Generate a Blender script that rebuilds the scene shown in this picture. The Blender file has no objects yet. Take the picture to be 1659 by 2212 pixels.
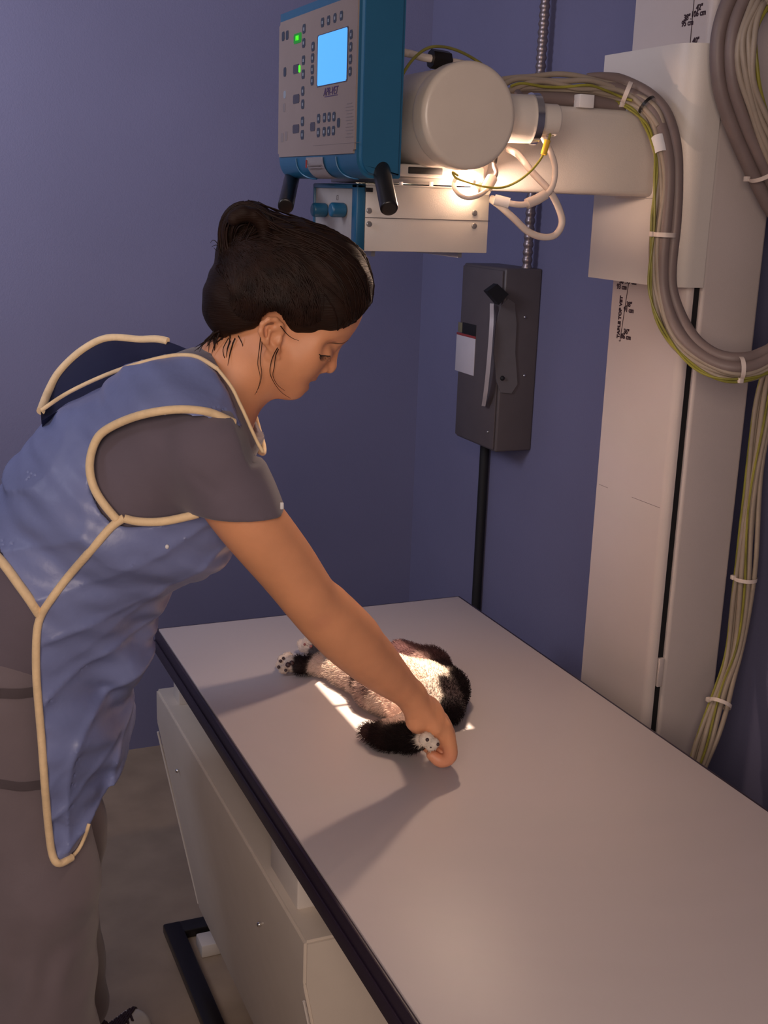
import bpy, bmesh, math, random
import numpy as np
from mathutils import Vector, Matrix, noise as mnoise

random.seed(7)
rng = np.random.default_rng(7)
SC = bpy.context.scene
COL = SC.collection

# ---------------------------------------------------------------- camera
CAM = np.array([0.0, 0.0, 1.5756])
RC = np.array([[0.91994991, 0.06939221, -0.38584567],
               [-0.39057621, 0.24708219, -0.88679232],
               [0.03379911, 0.96650665, 0.25440618]])
FPX, CX, CY = 2578.0, 829.5, 1106.0
cam_data = bpy.data.cameras.new('camera')
cam_data.sensor_fit = 'HORIZONTAL'
cam_data.sensor_width = 36.0
cam_data.lens = FPX * 36.0 / 1659.0
cam_data.clip_start = 0.05
cam = bpy.data.objects.new('camera', cam_data)
COL.objects.link(cam)
cm = Matrix([list(RC[i]) + [CAM[i]] for i in range(3)] + [[0, 0, 0, 1]])
cam.matrix_world = cm
SC.camera = cam

# ---------------------------------------------------------------- view
SC.view_settings.view_transform = 'Standard'
SC.view_settings.look = 'None'
SC.view_settings.exposure = 0.0
SC.view_settings.gamma = 1.0
SC.view_settings.use_curve_mapping = False

# ---------------------------------------------------------------- light
T = 0.74                       # height of the table top
FIELD = (0.774, 1.745)         # centre of the light field on the table
world = bpy.data.worlds.new('world')
SC.world = world
world.use_nodes = True
bg = world.node_tree.nodes['Background']
bg.inputs[0].default_value = (0.80, 0.72, 0.86, 1)
bg.inputs[1].default_value = 0.11


def area_light(name, loc, target, size, energy, color, size_y=None, spread=None):
    l = bpy.data.lights.new(name, 'AREA')
    l.energy = energy
    l.color = color
    l.size = size
    if size_y:
        l.shape = 'RECTANGLE'
        l.size_y = size_y
    if spread:
        l.spread = spread
    o = bpy.data.objects.new(name, l)
    COL.objects.link(o)
    o.location = loc
    o.rotation_euler = (Vector(target) - Vector(loc)).to_track_quat('-Z', 'Y').to_euler()
    return o


def point_light(name, loc, energy, color, radius):
    l = bpy.data.lights.new(name, 'POINT')
    l.energy = energy
    l.color = color
    l.shadow_soft_size = radius
    o = bpy.data.objects.new(name, l)
    COL.objects.link(o)
    o.location = loc
    return o


# dim light of the room: unseen area lamps added high on the left and behind the camera
area_light('upper_wall_fill', (-1.1, 1.5, 2.25), (0.25, 3.19, 1.95), 0.7, 17.0, (0.80, 0.82, 1.0), spread=math.radians(115))
area_light('room_light', (-0.45, -0.50, 1.80), (0.5, 1.7, 0.85), 1.0, 25.0, (1.0, 0.80, 0.68))
# the lamp of the collimator: field beam inside the box, stray light out of its window
point_light('field_lamp', (FIELD[0], FIELD[1], T + 0.845), 120.0, (1.0, 0.80, 0.60), 0.0006)
area_light('window_glow', (FIELD[0], FIELD[1] - 0.07, T + 0.753), (FIELD[0], FIELD[1] - 0.07, 0), 0.035, 2.1, (1.0, 0.72, 0.52))

# ---------------------------------------------------------------- pixel helpers (photo frame 1659 x 2212)


def ray(px, py):
    return RC @ np.array([px - CX, -(py - CY), -FPX])


def onx(px, py, X):
    r = ray(px, py); return CAM + r * (X - CAM[0]) / r[0]


def ony(px, py, Y):
    r = ray(px, py); return CAM + r * (Y - CAM[1]) / r[1]


def onz(px, py, Z):
    r = ray(px, py); return CAM + r * (Z - CAM[2]) / r[2]


PU = np.array([0.9397, -0.342, 0.0])      # the way the woman faces
PV = np.array([0.342, 0.9397, 0.0])       # towards her left side
PZ = np.array([0.0, 0.0, 1.0])
Q0 = np.array([0.504, 1.5, 0.0]) @ PV


def W(px, py, q=0.0):
    r = ray(px, py); return CAM + r * ((Q0 + q) - CAM @ PV) / (r @ PV)


# ---------------------------------------------------------------- materials
def mat(name, color, rough=0.5, metal=0.0, noise=0.0, nscale=20.0, bump=0.0, bscale=200.0,
        emit=None, estr=0.0, sss=0.0, spec=None, sheen=0.0, vcol=None, bstretch=None, coat=0.0, bdist=0.002):
    m = bpy.data.materials.new(name)
    m.use_nodes = True
    nt = m.node_tree
    b = nt.nodes['Principled BSDF']
    b.inputs['Base Color'].default_value = (*color, 1)
    b.inputs['Roughness'].default_value = rough
    b.inputs['Metallic'].default_value = metal
    if spec is not None:
        b.inputs['Specular IOR Level'].default_value = spec
    if sheen:
        b.inputs['Sheen Weight'].default_value = sheen
    if coat:
        b.inputs['Coat Weight'].default_value = coat
    if sss:
        b.inputs['Subsurface Weight'].default_value = sss
        b.inputs['Subsurface Radius'].default_value = (0.012, 0.005, 0.003)
        b.inputs['Subsurface Scale'].default_value = 1.0
    if emit:
        b.inputs['Emission Color'].default_value = (*emit, 1)
        b.inputs['Emission Strength'].default_value = estr
    tc = nt.nodes.new('ShaderNodeTexCoord')
    src = tc.outputs['Object']
    if vcol:
        a = nt.nodes.new('ShaderNodeAttribute')
        a.attribute_name = vcol
        nt.links.new(a.outputs['Color'], b.inputs['Base Color'])
    if noise:
        n = nt.nodes.new('ShaderNodeTexNoise')
        n.inputs['Scale'].default_value = nscale
        n.inputs['Detail'].default_value = 6
        nt.links.new(src, n.inputs['Vector'])
        mr = nt.nodes.new('ShaderNodeMapRange')
        mr.inputs['From Min'].default_value = 0.3
        mr.inputs['From Max'].default_value = 0.7
        mr.inputs['To Min'].default_value = 1 - noise
        mr.inputs['To Max'].default_value = 1 + noise
        nt.links.new(n.outputs['Fac'], mr.inputs['Value'])
        mx = nt.nodes.new('ShaderNodeVectorMath')
        mx.operation = 'SCALE'
        if vcol:
            nt.links.new(a.outputs['Color'], mx.inputs[0])
        else:
            mx.inputs[0].default_value = color
        nt.links.new(mr.outputs['Result'], mx.inputs['Scale'])
        nt.links.new(mx.outputs['Vector'], b.inputs['Base Color'])
    if bump:
        n = nt.nodes.new('ShaderNodeTexNoise')
        n.inputs['Scale'].default_value = bscale
        n.inputs['Detail'].default_value = 4
        if bstretch:
            mp = nt.nodes.new('ShaderNodeMapping')
            mp.inputs['Rotation'].default_value = bstretch[1]
            mp.inputs['Scale'].default_value = bstretch[0]
            nt.links.new(src, mp.inputs['Vector'])
            nt.links.new(mp.outputs['Vector'], n.inputs['Vector'])
        else:
            nt.links.new(src, n.inputs['Vector'])
        bp = nt.nodes.new('ShaderNodeBump')
        bp.inputs['Strength'].default_value = bump
        bp.inputs['Distance'].default_value = bdist
        nt.links.new(n.outputs['Fac'], bp.inputs['Height'])
        nt.links.new(bp.outputs['Normal'], b.inputs['Normal'])
    return m


M = {
    'wall': mat('wall_paint', (0.150, 0.145, 0.242), 0.55, bump=0.25, bscale=260, noise=0.04, nscale=3),
    'floor': mat('vinyl_floor', (0.34, 0.255, 0.18), 0.45, noise=0.14, nscale=9, bump=0.05),
    'ceiling': mat('ceiling_paint', (0.5, 0.5, 0.52), 0.8, noise=0.02),
    'white': mat('cream_powder_coat', (0.62, 0.56, 0.51), 0.42, bump=0.12, bscale=700, noise=0.015, nscale=8),
    'column': mat('cream_column_paint', (0.52, 0.445, 0.42), 0.45, bump=0.12, bscale=500, noise=0.03, nscale=6),
    'tabletop': mat('laminate_top', (0.52, 0.455, 0.45), 0.42, noise=0.015, nscale=5, bump=0.03),
    'rim': mat('navy_edge', (0.022, 0.013, 0.027), 0.38, bump=0.05),
    'cabinet': mat('cabinet_paint', (0.62, 0.54, 0.46), 0.4, noise=0.02, bump=0.08, bscale=500),
    'black': mat('black_plastic', (0.008, 0.006, 0.006), 0.32, noise=0.05),
    'dark': mat('black_and_gap_shade', (0.004, 0.003, 0.004), 0.7, noise=0.05),
    'steel': mat('dull_steel', (0.35, 0.33, 0.32), 0.4, 0.8, noise=0.05),
    'chrome': mat('chrome', (0.75, 0.74, 0.74), 0.15, 1.0, noise=0.02),
    'blue': mat('blue_housing', (0.012, 0.092, 0.185), 0.38, bump=0.06, bscale=500, noise=0.03),
    'panel': mat('console_membrane', (0.24, 0.185, 0.165), 0.5, noise=0.03, bump=0.02),
    'panel2': mat('collimator_membrane', (0.33, 0.30, 0.28), 0.4, noise=0.06, nscale=60),
    'button': mat('button_ink', (0.025, 0.035, 0.055), 0.45, noise=0.05),
    'glyph': mat('button_glyph', (0.24, 0.27, 0.32), 0.5, noise=0.02),
    'ghost': mat('faded_print', (0.19, 0.155, 0.15), 0.5, noise=0.05),
    'display': mat('dark_display', (0.03, 0.025, 0.03), 0.2, noise=0.04),
    'screen': mat('lit_screen', (0.05, 0.2, 0.4), 0.3, emit=(0.075, 0.38, 1.0), estr=1.0, noise=0.02),
    'green': mat('green_digits', (0.0, 0.3, 0.0), 0.4, emit=(0.08, 0.9, 0.02), estr=1.1, noise=0.02),
    'greendim': mat('green_display', (0.0, 0.05, 0.0), 0.4, emit=(0.0, 0.16, 0.004), estr=1.0, noise=0.02),
    'ink': mat('ink', (0.03, 0.01, 0.014), 0.6, noise=0.05),
    'purple': mat('purple_ink', (0.06, 0.035, 0.11), 0.6, noise=0.05),
    'red': mat('red_ink', (0.25, 0.03, 0.03), 0.6, noise=0.05),
    'paper': mat('paper_label', (0.50, 0.45, 0.47), 0.6, noise=0.03),
    'tape': mat('white_tape', (0.75, 0.72, 0.72), 0.6, noise=0.03),
    'tube': mat('tube_enamel', (0.62, 0.54, 0.47), 0.28, bump=0.08, bscale=700, noise=0.02),
    'cable': mat('grey_cable', (0.185, 0.137, 0.127), 0.5, noise=0.05, nscale=40),
    'cable2': mat('beige_cable', (0.31, 0.25, 0.195), 0.5, noise=0.06, nscale=40),
    'wcable': mat('white_cable', (0.66, 0.56, 0.50), 0.45, noise=0.04, nscale=40),
    'gy': mat('green_yellow_wire', (0.24, 0.22, 0.03), 0.45, noise=0.35, nscale=14),
    'yellow': mat('yellow_sleeve', (0.7, 0.42, 0.03), 0.5, noise=0.05),
    'olive': mat('olive_plug', (0.16, 0.14, 0.08), 0.5, noise=0.05),
    'enclosure': mat('grey_enclosure', (0.085, 0.068, 0.068), 0.42, bump=0.1, bscale=400, noise=0.05),
    'enclosure2': mat('grey_lever_plate', (0.12, 0.105, 0.105), 0.45, noise=0.05),
    'bar': mat('worn_grey_metal', (0.46, 0.40, 0.40), 0.3, 0.3, noise=0.05),
    'hair2': mat('brown_hair_strand', (0.017, 0.0068, 0.004), 0.5, noise=0.4, nscale=60, spec=0.2),
    'flex': mat('flexible_conduit', (0.27, 0.215, 0.21), 0.38, 0.8, noise=0.1),
    'bulb': mat('bulb_glass', (1, 0.9, 0.7), 0.3, emit=(1.0, 0.78, 0.52), estr=30.0, noise=0.01),
    'skin': mat('skin', (0.72, 0.36, 0.20), 0.48, sss=0.12, noise=0.06, nscale=25, bump=0.12, bscale=900, vcol='Col', bdist=0.001),
    'nail': mat('nail', (0.70, 0.38, 0.28), 0.3, noise=0.02),
    'hair': mat('dark_hair', (0.016, 0.0065, 0.0035), 0.6, spec=0.2, noise=0.35, nscale=30, bump=0.6, bscale=70,
                bstretch=((1.0, 1.0, 9.0), (0.0, 0.75, 0.0)), bdist=0.002),
    'scrub': mat('scrub_fabric', (0.125, 0.098, 0.125), 0.85, sheen=0.25, noise=0.05, bump=0.3, bscale=1500, bdist=0.0006),
    'pants': mat('scrub_trouser_fabric', (0.165, 0.130, 0.145), 0.85, sheen=0.25, noise=0.05, bump=0.3, bscale=1500, bdist=0.0006),
    'apron': mat('blue_vinyl', (0.185, 0.218, 0.42), 0.40, noise=0.06, nscale=12, bump=0.35, bscale=28, bdist=0.005),
    'apron_in': mat('navy_lining', (0.03, 0.035, 0.10), 0.6, noise=0.05),
    'piping': mat('cream_binding', (0.85, 0.62, 0.36), 0.7, noise=0.08, nscale=60, bump=0.3, bscale=300, sheen=0.2),
    'shoe': mat('white_shoe', (0.6, 0.55, 0.5), 0.7, noise=0.05),
    'lash': mat('lash', (0.02, 0.012, 0.01), 0.7, noise=0.02),
    'lip': mat('lip', (0.33, 0.10, 0.09), 0.45, noise=0.03),
    'eye': mat('eye_white', (0.5, 0.42, 0.36), 0.3, noise=0.02),
    'fur': mat('cat_fur', (0.5, 0.4, 0.35), 0.9, vcol='Col', spec=0.15, noise=0.12, nscale=160),
    'furhair': mat('cat_fur_hair', (0.5, 0.4, 0.35), 0.9, vcol='Col', spec=0.15, noise=0.05, nscale=60),
    'pad': mat('paw_pad', (0.045, 0.022, 0.024), 0.5, noise=0.05),
}

# ---------------------------------------------------------------- objects and tags
ORG = {}


def tag(o, label=None, cat=None, group=None, kind=None):
    if label: o['label'] = label
    if cat: o['category'] = cat
    if group: o['group'] = group
    if kind: o['kind'] = kind
    return o


def thing(name, loc, label, cat, group=None):
    o = bpy.data.objects.new(name, None)
    o.empty_display_size = 0.05
    COL.objects.link(o)
    o.location = loc
    ORG[o] = np.array(loc, float)
    return tag(o, label, cat, group)


def link(name, me, material, parent=None, loc=None, smooth=40):
    """me holds world coordinates; the object gets an origin of its own under its parent"""
    if material is not None:
        me.materials.append(material)
    o = bpy.data.objects.new(name, me)
    COL.objects.link(o)
    base = ORG[parent] if parent is not None else (np.array(loc, float) if loc is not None else np.zeros(3))
    n = len(me.vertices)
    co = np.empty(n * 3); me.vertices.foreach_get('co', co)
    me.vertices.foreach_set('co', (co.reshape(-1, 3) - base).ravel())
    if parent is not None:
        o.parent = parent
    else:
        o.location = base
    ORG[o] = base
    if smooth:
        me.shade_smooth()
        if smooth < 170:
            me.set_sharp_from_angle(angle=math.radians(smooth))
    me.update()
    return o


class MB:
    def __init__(s): s.bm = bmesh.new()

    def box(s, lo, hi, bev=0.0, seg=2, only=None):
        r = bmesh.ops.create_cube(s.bm, size=1.0)
        vs = r['verts']
        lo = np.array(lo, float); hi = np.array(hi, float)
        for v in vs:
            for i in range(3):
                v.co[i] = lo[i] if v.co[i] < 0 else hi[i]
        if bev:
            es = list({e for v in vs for e in v.link_edges})
            if only is not None:
                es = [e for e in es if abs((e.verts[0].co - e.verts[1].co).normalized()[only]) > 0.9]
            bmesh.ops.bevel(s.bm, geom=es, offset=bev, segments=seg, profile=0.5, affect='EDGES')
        return s

    def prism(s, poly, axis, a, b):
        """poly: 2D points in the two other axes (cyclic order of axes kept)"""
        o = [i for i in range(3) if i != axis]
        A = []; B = []
        for p in poly:
            c = [0, 0, 0]; c[o[0]] = p[0]; c[o[1]] = p[1]
            c[axis] = a; A.append(s.bm.verts.new(c))
            c[axis] = b; B.append(s.bm.verts.new(c))
        n = len(poly)
        fs = [s.bm.faces.new(A), s.bm.faces.new(B)]
        for i in range(n):
            fs.append(s.bm.faces.new((A[i], A[(i + 1) % n], B[(i + 1) % n], B[i])))
        bmesh.ops.recalc_face_normals(s.bm, faces=fs)
        return s

    def tube(s, pts, r, n=10, cap=True, flat=None):
        pts = [Vector(p) for p in pts]
        rs = r if hasattr(r, '__len__') else [r] * len(pts)
        rings = []
        t0 = (pts[1] - pts[0]).normalized()
        up = Vector((0, 0, 1)) if abs(t0.z) < 0.9 else Vector((1, 0, 0))
        nrm = t0.cross(up).normalized()
        for i, p in enumerate(pts):
            if i == 0: t = t0
            elif i == len(pts) - 1: t = (pts[i] - pts[i - 1]).normalized()
            else: t = (pts[i + 1] - pts[i - 1]).normalized()
            nrm = (nrm - t * nrm.dot(t)).normalized()
            bn = t.cross(nrm)
            ring = []
            for k in range(n):
                a = 2 * math.pi * k / n
                ring.append(s.bm.verts.new(p + (nrm * math.cos(a) + bn * math.sin(a)) * rs[i]))
            rings.append(ring)
        for i in range(len(rings) - 1):
            for k in range(n):
                s.bm.faces.new((rings[i][k], rings[i][(k + 1) % n], rings[i + 1][(k + 1) % n], rings[i + 1][k]))
        if cap:
            s.bm.faces.new(list(reversed(rings[0])))
            s.bm.faces.new(rings[-1])
        return s

    def cyl(s, a, b, r, n=32, bev=0.0):
        a = np.array(a, float); b = np.array(b, float)
        if bev:
            L = np.linalg.norm(b - a); d = (b - a) / L
            pts = []; rs = []
            for k in range(5):
                t = k / 4 * math.pi / 2
                pts.append(a + d * bev * (1 - math.sin(t) + 1e-4 * 0)); rs.append(0)
            pts = []; rs = []
            for k in range(6):
                t = k / 5 * math.pi / 2
                pts.append(a + d * (bev * (1 - math.cos(t)))); rs.append(r - bev + bev * math.sin(t))
            for k in range(6):
                t = k / 5 * math.pi / 2
                pts.append(b - d * (bev * (1 - math.sin(t)) )); rs.append(r - bev + bev * math.cos(t))
            # radial profile rings along one straight axis
            up = Vector((0, 0, 1)) if abs(d[2]) < 0.9 else Vector((1, 0, 0))
            D = Vector(d); nx = D.cross(up).normalized(); ny = D.cross(nx)
            rings = []
            for p, rr in zip(pts, rs):
                P = Vector(p)
                rings.append([s.bm.verts.new(P + (nx * math.cos(2 * math.pi * k / n) + ny * math.sin(2 * math.pi * k / n)) * rr) for k in range(n)])
            fs = []
            for i in range(len(rings) - 1):
                for k in range(n):
                    fs.append(s.bm.faces.new((rings[i][k], rings[i][(k + 1) % n], rings[i + 1][(k + 1) % n], rings[i + 1][k])))
            fs.append(s.bm.faces.new(rings[0])); fs.append(s.bm.faces.new(rings[-1]))
            bmesh.ops.recalc_face_normals(s.bm, faces=fs)
            return s
        return s.tube([a, b], r, n)

    def sphere(s, c, r, n=16):
        rr = bmesh.ops.create_uvsphere(s.bm, u_segments=n, v_segments=max(6, n // 2), radius=1.0)
        r3 = r if hasattr(r, '__len__') else (r, r, r)
        for v in rr['verts']:
            v.co = Vector((v.co.x * r3[0] + c[0], v.co.y * r3[1] + c[1], v.co.z * r3[2] + c[2]))
        return s

    def quad(s, ps, off, d):
        """thin plate through four points, thickness d along vector off"""
        off = np.array(off, float)
        A = [s.bm.verts.new(np.array(p) + off * 0) for p in ps]
        B = [s.bm.verts.new(np.array(p) + off * d) for p in ps]
        n = len(ps)
        fs = [s.bm.faces.new(A), s.bm.faces.new(B)]
        for i in range(n):
            fs.append(s.bm.faces.new((A[i], A[(i + 1) % n], B[(i + 1) % n], B[i])))
        bmesh.ops.recalc_face_normals(s.bm, faces=fs)
        return s

    def build(s, name, material, parent=None, loc=None, smooth=40):
        me = bpy.data.meshes.new(name)
        s.bm.to_mesh(me); s.bm.free()
        return link(name, me, material, parent, loc, smooth)


def spline(pts, n=8):
    """Catmull-Rom through the points"""
    P = [np.array(p, float) for p in pts]
    P = [2 * P[0] - P[1]] + P + [2 * P[-1] - P[-2]]
    out = []
    for i in range(1, len(P) - 2):
        for k in range(n):
            t = k / n
            a, b, c, d = P[i - 1], P[i], P[i + 1], P[i + 2]
            out.append(0.5 * ((2 * b) + (-a + c) * t + (2 * a - 5 * b + 4 * c - d) * t * t + (-a + 3 * b - 3 * c + d) * t ** 3))
    out.append(P[-2])
    return out


def text_obj(name, s, size, origin, right, up, material, parent, extr=0.0004, shear=0.0, bold=0.0):
    cu = bpy.data.curves.new(name, 'FONT')
    cu.body = s; cu.size = size; cu.extrude = extr; cu.shear = shear; cu.offset = bold
    cu.align_x = 'CENTER'; cu.align_y = 'CENTER'
    tmp = bpy.data.objects.new(name, cu)
    COL.objects.link(tmp)
    dg = bpy.context.evaluated_depsgraph_get()
    me = bpy.data.meshes.new_from_object(tmp.evaluated_get(dg))
    COL.objects.unlink(tmp); bpy.data.objects.remove(tmp)
    r = Vector(right).normalized(); u = Vector(up).normalized(); n = r.cross(u)
    mtx = Matrix([[r[i], u[i], n[i], origin[i]] for i in range(3)] + [[0, 0, 0, 1]])
    me.transform(mtx)
    me.materials.clear()
    return link(name, me, material, parent, smooth=0)


# ================================================================ the room
YW, XW = 3.195, 1.485


def struct(o): o['kind'] = 'structure'; return o


struct(MB().box((-2.2, -1.2, -0.1), (XW + 0.1, YW + 0.1, 0)).build('floor', M['floor'], smooth=0))
struct(MB().box((-2.2, YW, 0), (XW, YW + 0.1, 2.6)).build('wall_back', M['wall'], smooth=0))
struct(MB().box((XW, -1.2, 0), (XW + 0.1, YW + 0.1, 2.6)).build('wall_right', M['wall'], smooth=0))
struct(MB().box((-2.2, -1.2, 2.6), (XW + 0.1, YW + 0.1, 2.7)).build('ceiling', M['ceiling'], smooth=0))

# ================================================================ examination table
tb = thing('xray_table', (0.81, 1.3, 0), 'long pale x-ray table with dark navy edge, the cat lying on it', 'table')
MB().box((0.4824, 0.42, T - 0.05), (1.1424, 2.2026, T), 0.002).build('tabletop', M['tabletop'], tb)
rim = MB()
rim.box((0.4764, 0.414, T - 0.052), (0.4822, 2.2086, T - 0.0015), 0.002)
rim.box((1.1426, 0.414, T - 0.052), (1.1484, 2.2086, T - 0.0015), 0.002)
rim.box((0.4822, 2.2028, T - 0.052), (1.1426, 2.2086, T - 0.0015), 0.001)
rim.box((0.4822, 0.414, T - 0.052), (1.1426, 0.4198, T - 0.0015), 0.001)
rim.box((0.473, 0.42, T - 0.046), (0.4766, 2.204, T - 0.022), 0.0015)
rim.build('edge_trim', M['rim'], tb)
CT = 0.622
cab = MB().prism([(0.472, CT), (0.472, 0.555), (0.556, 0.11), (1.07, 0.11), (1.153, 0.555), (1.153, CT)], 1, 1.297, 2.184)
bmesh.ops.bevel(cab.bm, geom=list(cab.bm.edges), offset=0.004, segments=2, affect='EDGES')
cab.build('base_cabinet', M['cabinet'], tb)
# folded lips along both ends of the slanted front panel
for yy in (1.3, 2.181):
    MB().tube([(0.4735, yy, 0.53), (0.5535, yy, 0.125)], 0.0022, 6).build('panel_lip', M['white'], tb)
for (a, b) in (((0.495, 2.09), (0.56, 2.135)), ((0.486, 1.37), (0.60, 1.49)), ((1.03, 1.36), (1.12, 1.45)), ((1.06, 2.09), (1.12, 2.135))):
    MB().box((a[0], a[1], CT - 0.001), (b[0], b[1], T - 0.051), 0.004).build('support_block', M['white'], tb)
for (px, py, X) in ((383, 1665, 0.4905), (560, 1997, 0.4865)):
    # round screw heads on the slanted front
    p = None
    for k in range(60):
        X = 0.472 + k * 0.0014
        p = onx(px, py, X)
        zf = 0.555 - (X - 0.472) / 0.084 * 0.445
        if p[2] < zf + 0.001 and p[2] >= zf - 0.02: break
    MB().sphere(p, 0.004, 12).build('screw', M['chrome'], tb)
fr = MB()
fr.box((0.500, 1.25, 0.0), (0.540, 2.285, 0.022), 0.004)
fr.box((1.09, 1.25, 0.0), (1.13, 2.285, 0.022), 0.004)
fr.box((0.532, 2.245, 0.0), (1.1, 2.285, 0.0215), 0.004)
fr.box((0.532, 1.25, 0.0), (1.1, 1.29, 0.0215), 0.004)
fr.build('floor_frame', M['black'], tb)
MB().box((0.74, 1.42, 0.0), (1.03, 2.10, 0.112), 0.006).build('plinth', M['cabinet'], tb)
MB().box((0.556, 2.165, 0.0), (0.60, 2.215, 0.03), 0.004).build('foot', M['white'], tb)

# ================================================================ tube stand: column, carriage, arm
cs = thing('tube_stand', (1.32, 1.755, 0), 'tall cream x-ray tube column with sliding carriage and arm at the right', 'x-ray stand')


def corner_poly(x0, x1, y0, y1, r, n=8):
    """box section whose near front edge (x0, y0) is rounded"""
    p = [(x1, y0), (x1, y1), (x0, y1)]
    p.append((x0, y0 + r))
    for k in range(1, n):
        a = k / n * math.pi / 2
        p.append((x0 + r * (1 - math.cos(a)), y0 + r * (1 - math.sin(a))))
    p.append((x0 + r, y0))
    return p


MB().prism(corner_poly(1.25, 1.266, 1.650, 1.865, 0.016), 2, 0.0, 2.45).build('front_rail', M['column'], cs, smooth=30)
MB().box((1.266, 1.6525, 0.0), (1.279, 1.86, 2.44)).build('rail_gap_shade', M['dark'], cs)  # solid black strip stands in for the shade inside the slit
MB().box((1.279, 1.645, 0.0), (1.40, 1.87, 2.45), 0.007, 3, only=2).build('rear_column', M['column'], cs)
MB().box((1.268, 1.646, 0.735), (1.2785, 1.655, 0.79), 0.001).build('gap_bracket', M['column'], cs)
MB().box((1.22, 1.60, 0.0), (1.43, 1.90, 0.02), 0.004).build('base_plate', M['column'], cs)
MB().prism(corner_poly(1.20, 1.2695, 1.632, 1.872, 0.045), 2, 1.45, 1.826).build('carriage', M['white'], cs, smooth=30)
MB().box((0.8785, 1.69, 1.592), (1.201, 1.80, 1.724), 0.010, 3).build('cross_arm', M['white'], cs)
MB().box((1.194, 1.684, 1.589), (1.204, 1.806, 1.727), 0.004, 2).build('arm_flange', M['white'], cs)


def ruler(px, py, X=1.2497):
    return onx(px, py, X)


for (a, b) in (((1358, 612), (1339, 738)), ((1505, -60), (1491, 93))):
    A, B = ruler(*a), ruler(*b)
    rl = MB()
    rl.quad([A + [0, 0.0007, 0], B + [0, 0.0007, 0], B - [0, 0.0007, 0], A - [0, 0.0007, 0]], (-1, 0, 0), 0.0004)
    rl.build('ruler_line', M['ink'], cs, smooth=0)
for (px, py, w) in ((1351, 662, 4), (1345, 721, 4), (1341, 736, -4), (1353, 612, -3), (1494, 41, -3), (1499, 26, 3)):
    A, B = ruler(px, py), ruler(px + w, py)
    rl = MB()
    rl.quad([A + [0, 0, 0.0006], B + [0, 0, 0.0006], B - [0, 0, 0.0006], A - [0, 0, 0.0006]], (-1, 0, 0), 0.0004)
    rl.build('ruler_tick', M['ink'], cs, smooth=0)
TR, TU = (0, -1, 0), (0, 0, 1)
for (s, px, py) in (('36"', 1344, 608), ('93 cm', 1343, 620), ('99 cm', 1364, 609), ('38"', 1359, 658), ('91 cm', 1358, 670),
                    ('36"', 1353, 717), ('86 cm', 1352, 728), ('42"', 1511, 16), ('106 cm', 1509, 29), ('38"', 1484, 38), ('95 cm', 1485, 50), ('40"', 1503, 88)):
    text_obj('ruler_number', s, 0.0125, ruler(px, py), TR, TU, M['ink'], cs, bold=0.0004)
text_obj('ruler_title', 'TABLE TOP VET', 0.0108, ruler(1339, 685), (0, 0, 1), (0, 1, 0), M['ink'], cs, bold=0.0006)
for (a, b) in (((1294, 1046), (1313, 1054)), ((1365, 1074), (1425, 1097))):
    MB().tube([ruler(*a, 1.2499), ruler(*b, 1.2499)], 0.0005, 5).build('scratch', M['cable'], cs)

# ================================================================ tube housing
TC = np.array([0.774, 0, 1.688])
th = thing('xray_tube', (0.774, 1.62, 1.62), 'round cream x-ray tube housing hanging on the arm above the collimator', 'x-ray tube')
MB().cyl((TC[0], 1.56, TC[2]), (TC[0], 1.80, TC[2]), 0.067, 64, 0.008).build('tube_body', M['tube'], th, smooth=50)
MB().cyl((TC[0], 1.530, TC[2]), (TC[0], 1.572, TC[2]), 0.0715, 72, 0.009).build('end_cap', M['tube'], th, smooth=50)
MB().sphere(ony(906, 235, 1.60), (0.0022, 0.0022, 0.0022), 10).build('screw', M['chrome'], th)
hn = MB().cyl((0.825, 1.615, 1.692), (0.912, 1.60, 1.694), 0.034, 40, 0.004)
hn.build('cable_socket', M['white'], th, smooth=50)
MB().tube([(0.905, 1.601, 1.694), (0.9155, 1.5995, 1.694)], 0.0365, 48).build('hose_clamp', M['chrome'], th)
MB().cyl((0.91, 1.60, 1.694), (0.948, 1.594, 1.694), 0.0225, 32, 0.003).build('cable_plug', M['white'], th, smooth=50)
MB().sphere(ony(1192, 275, 1.592), (0.010, 0.008, 0.013), 14).build('plug_nut', M['olive'], th)
# yoke and mounting plates between tube, arm and collimator
yk = MB()
yk.box((0.69, 1.645, 1.606), (0.86, 1.835, 1.6245), 0.003)
yk.box((0.845, 1.66, 1.606), (0.866, 1.82, 1.70), 0.004)
yk.cyl((0.866, 1.735, 1.652), (0.878, 1.735, 1.652), 0.072, 56, 0.002)
yk.build('yoke', M['white'], th)
MB().box((0.735, 1.643, 1.611), (0.79, 1.6456, 1.6205), 0.001).build('yoke_opening_shade', M['dark'], th)  # black plate on the yoke, painted shade of an opening
MB().box((0.685, 1.65, 1.5965), (0.845, 1.83, 1.606), 0.001).build('swivel_rail', M['steel'], th)
for px in (866, 931):
    c = ony(px, 399, 1.6495)
    MB().box(c - [0.003, 0.001, 0.004], c + [0.003, 0.001, 0.004], 0.0003).build('rail_mark', M['tape'], th)

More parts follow.
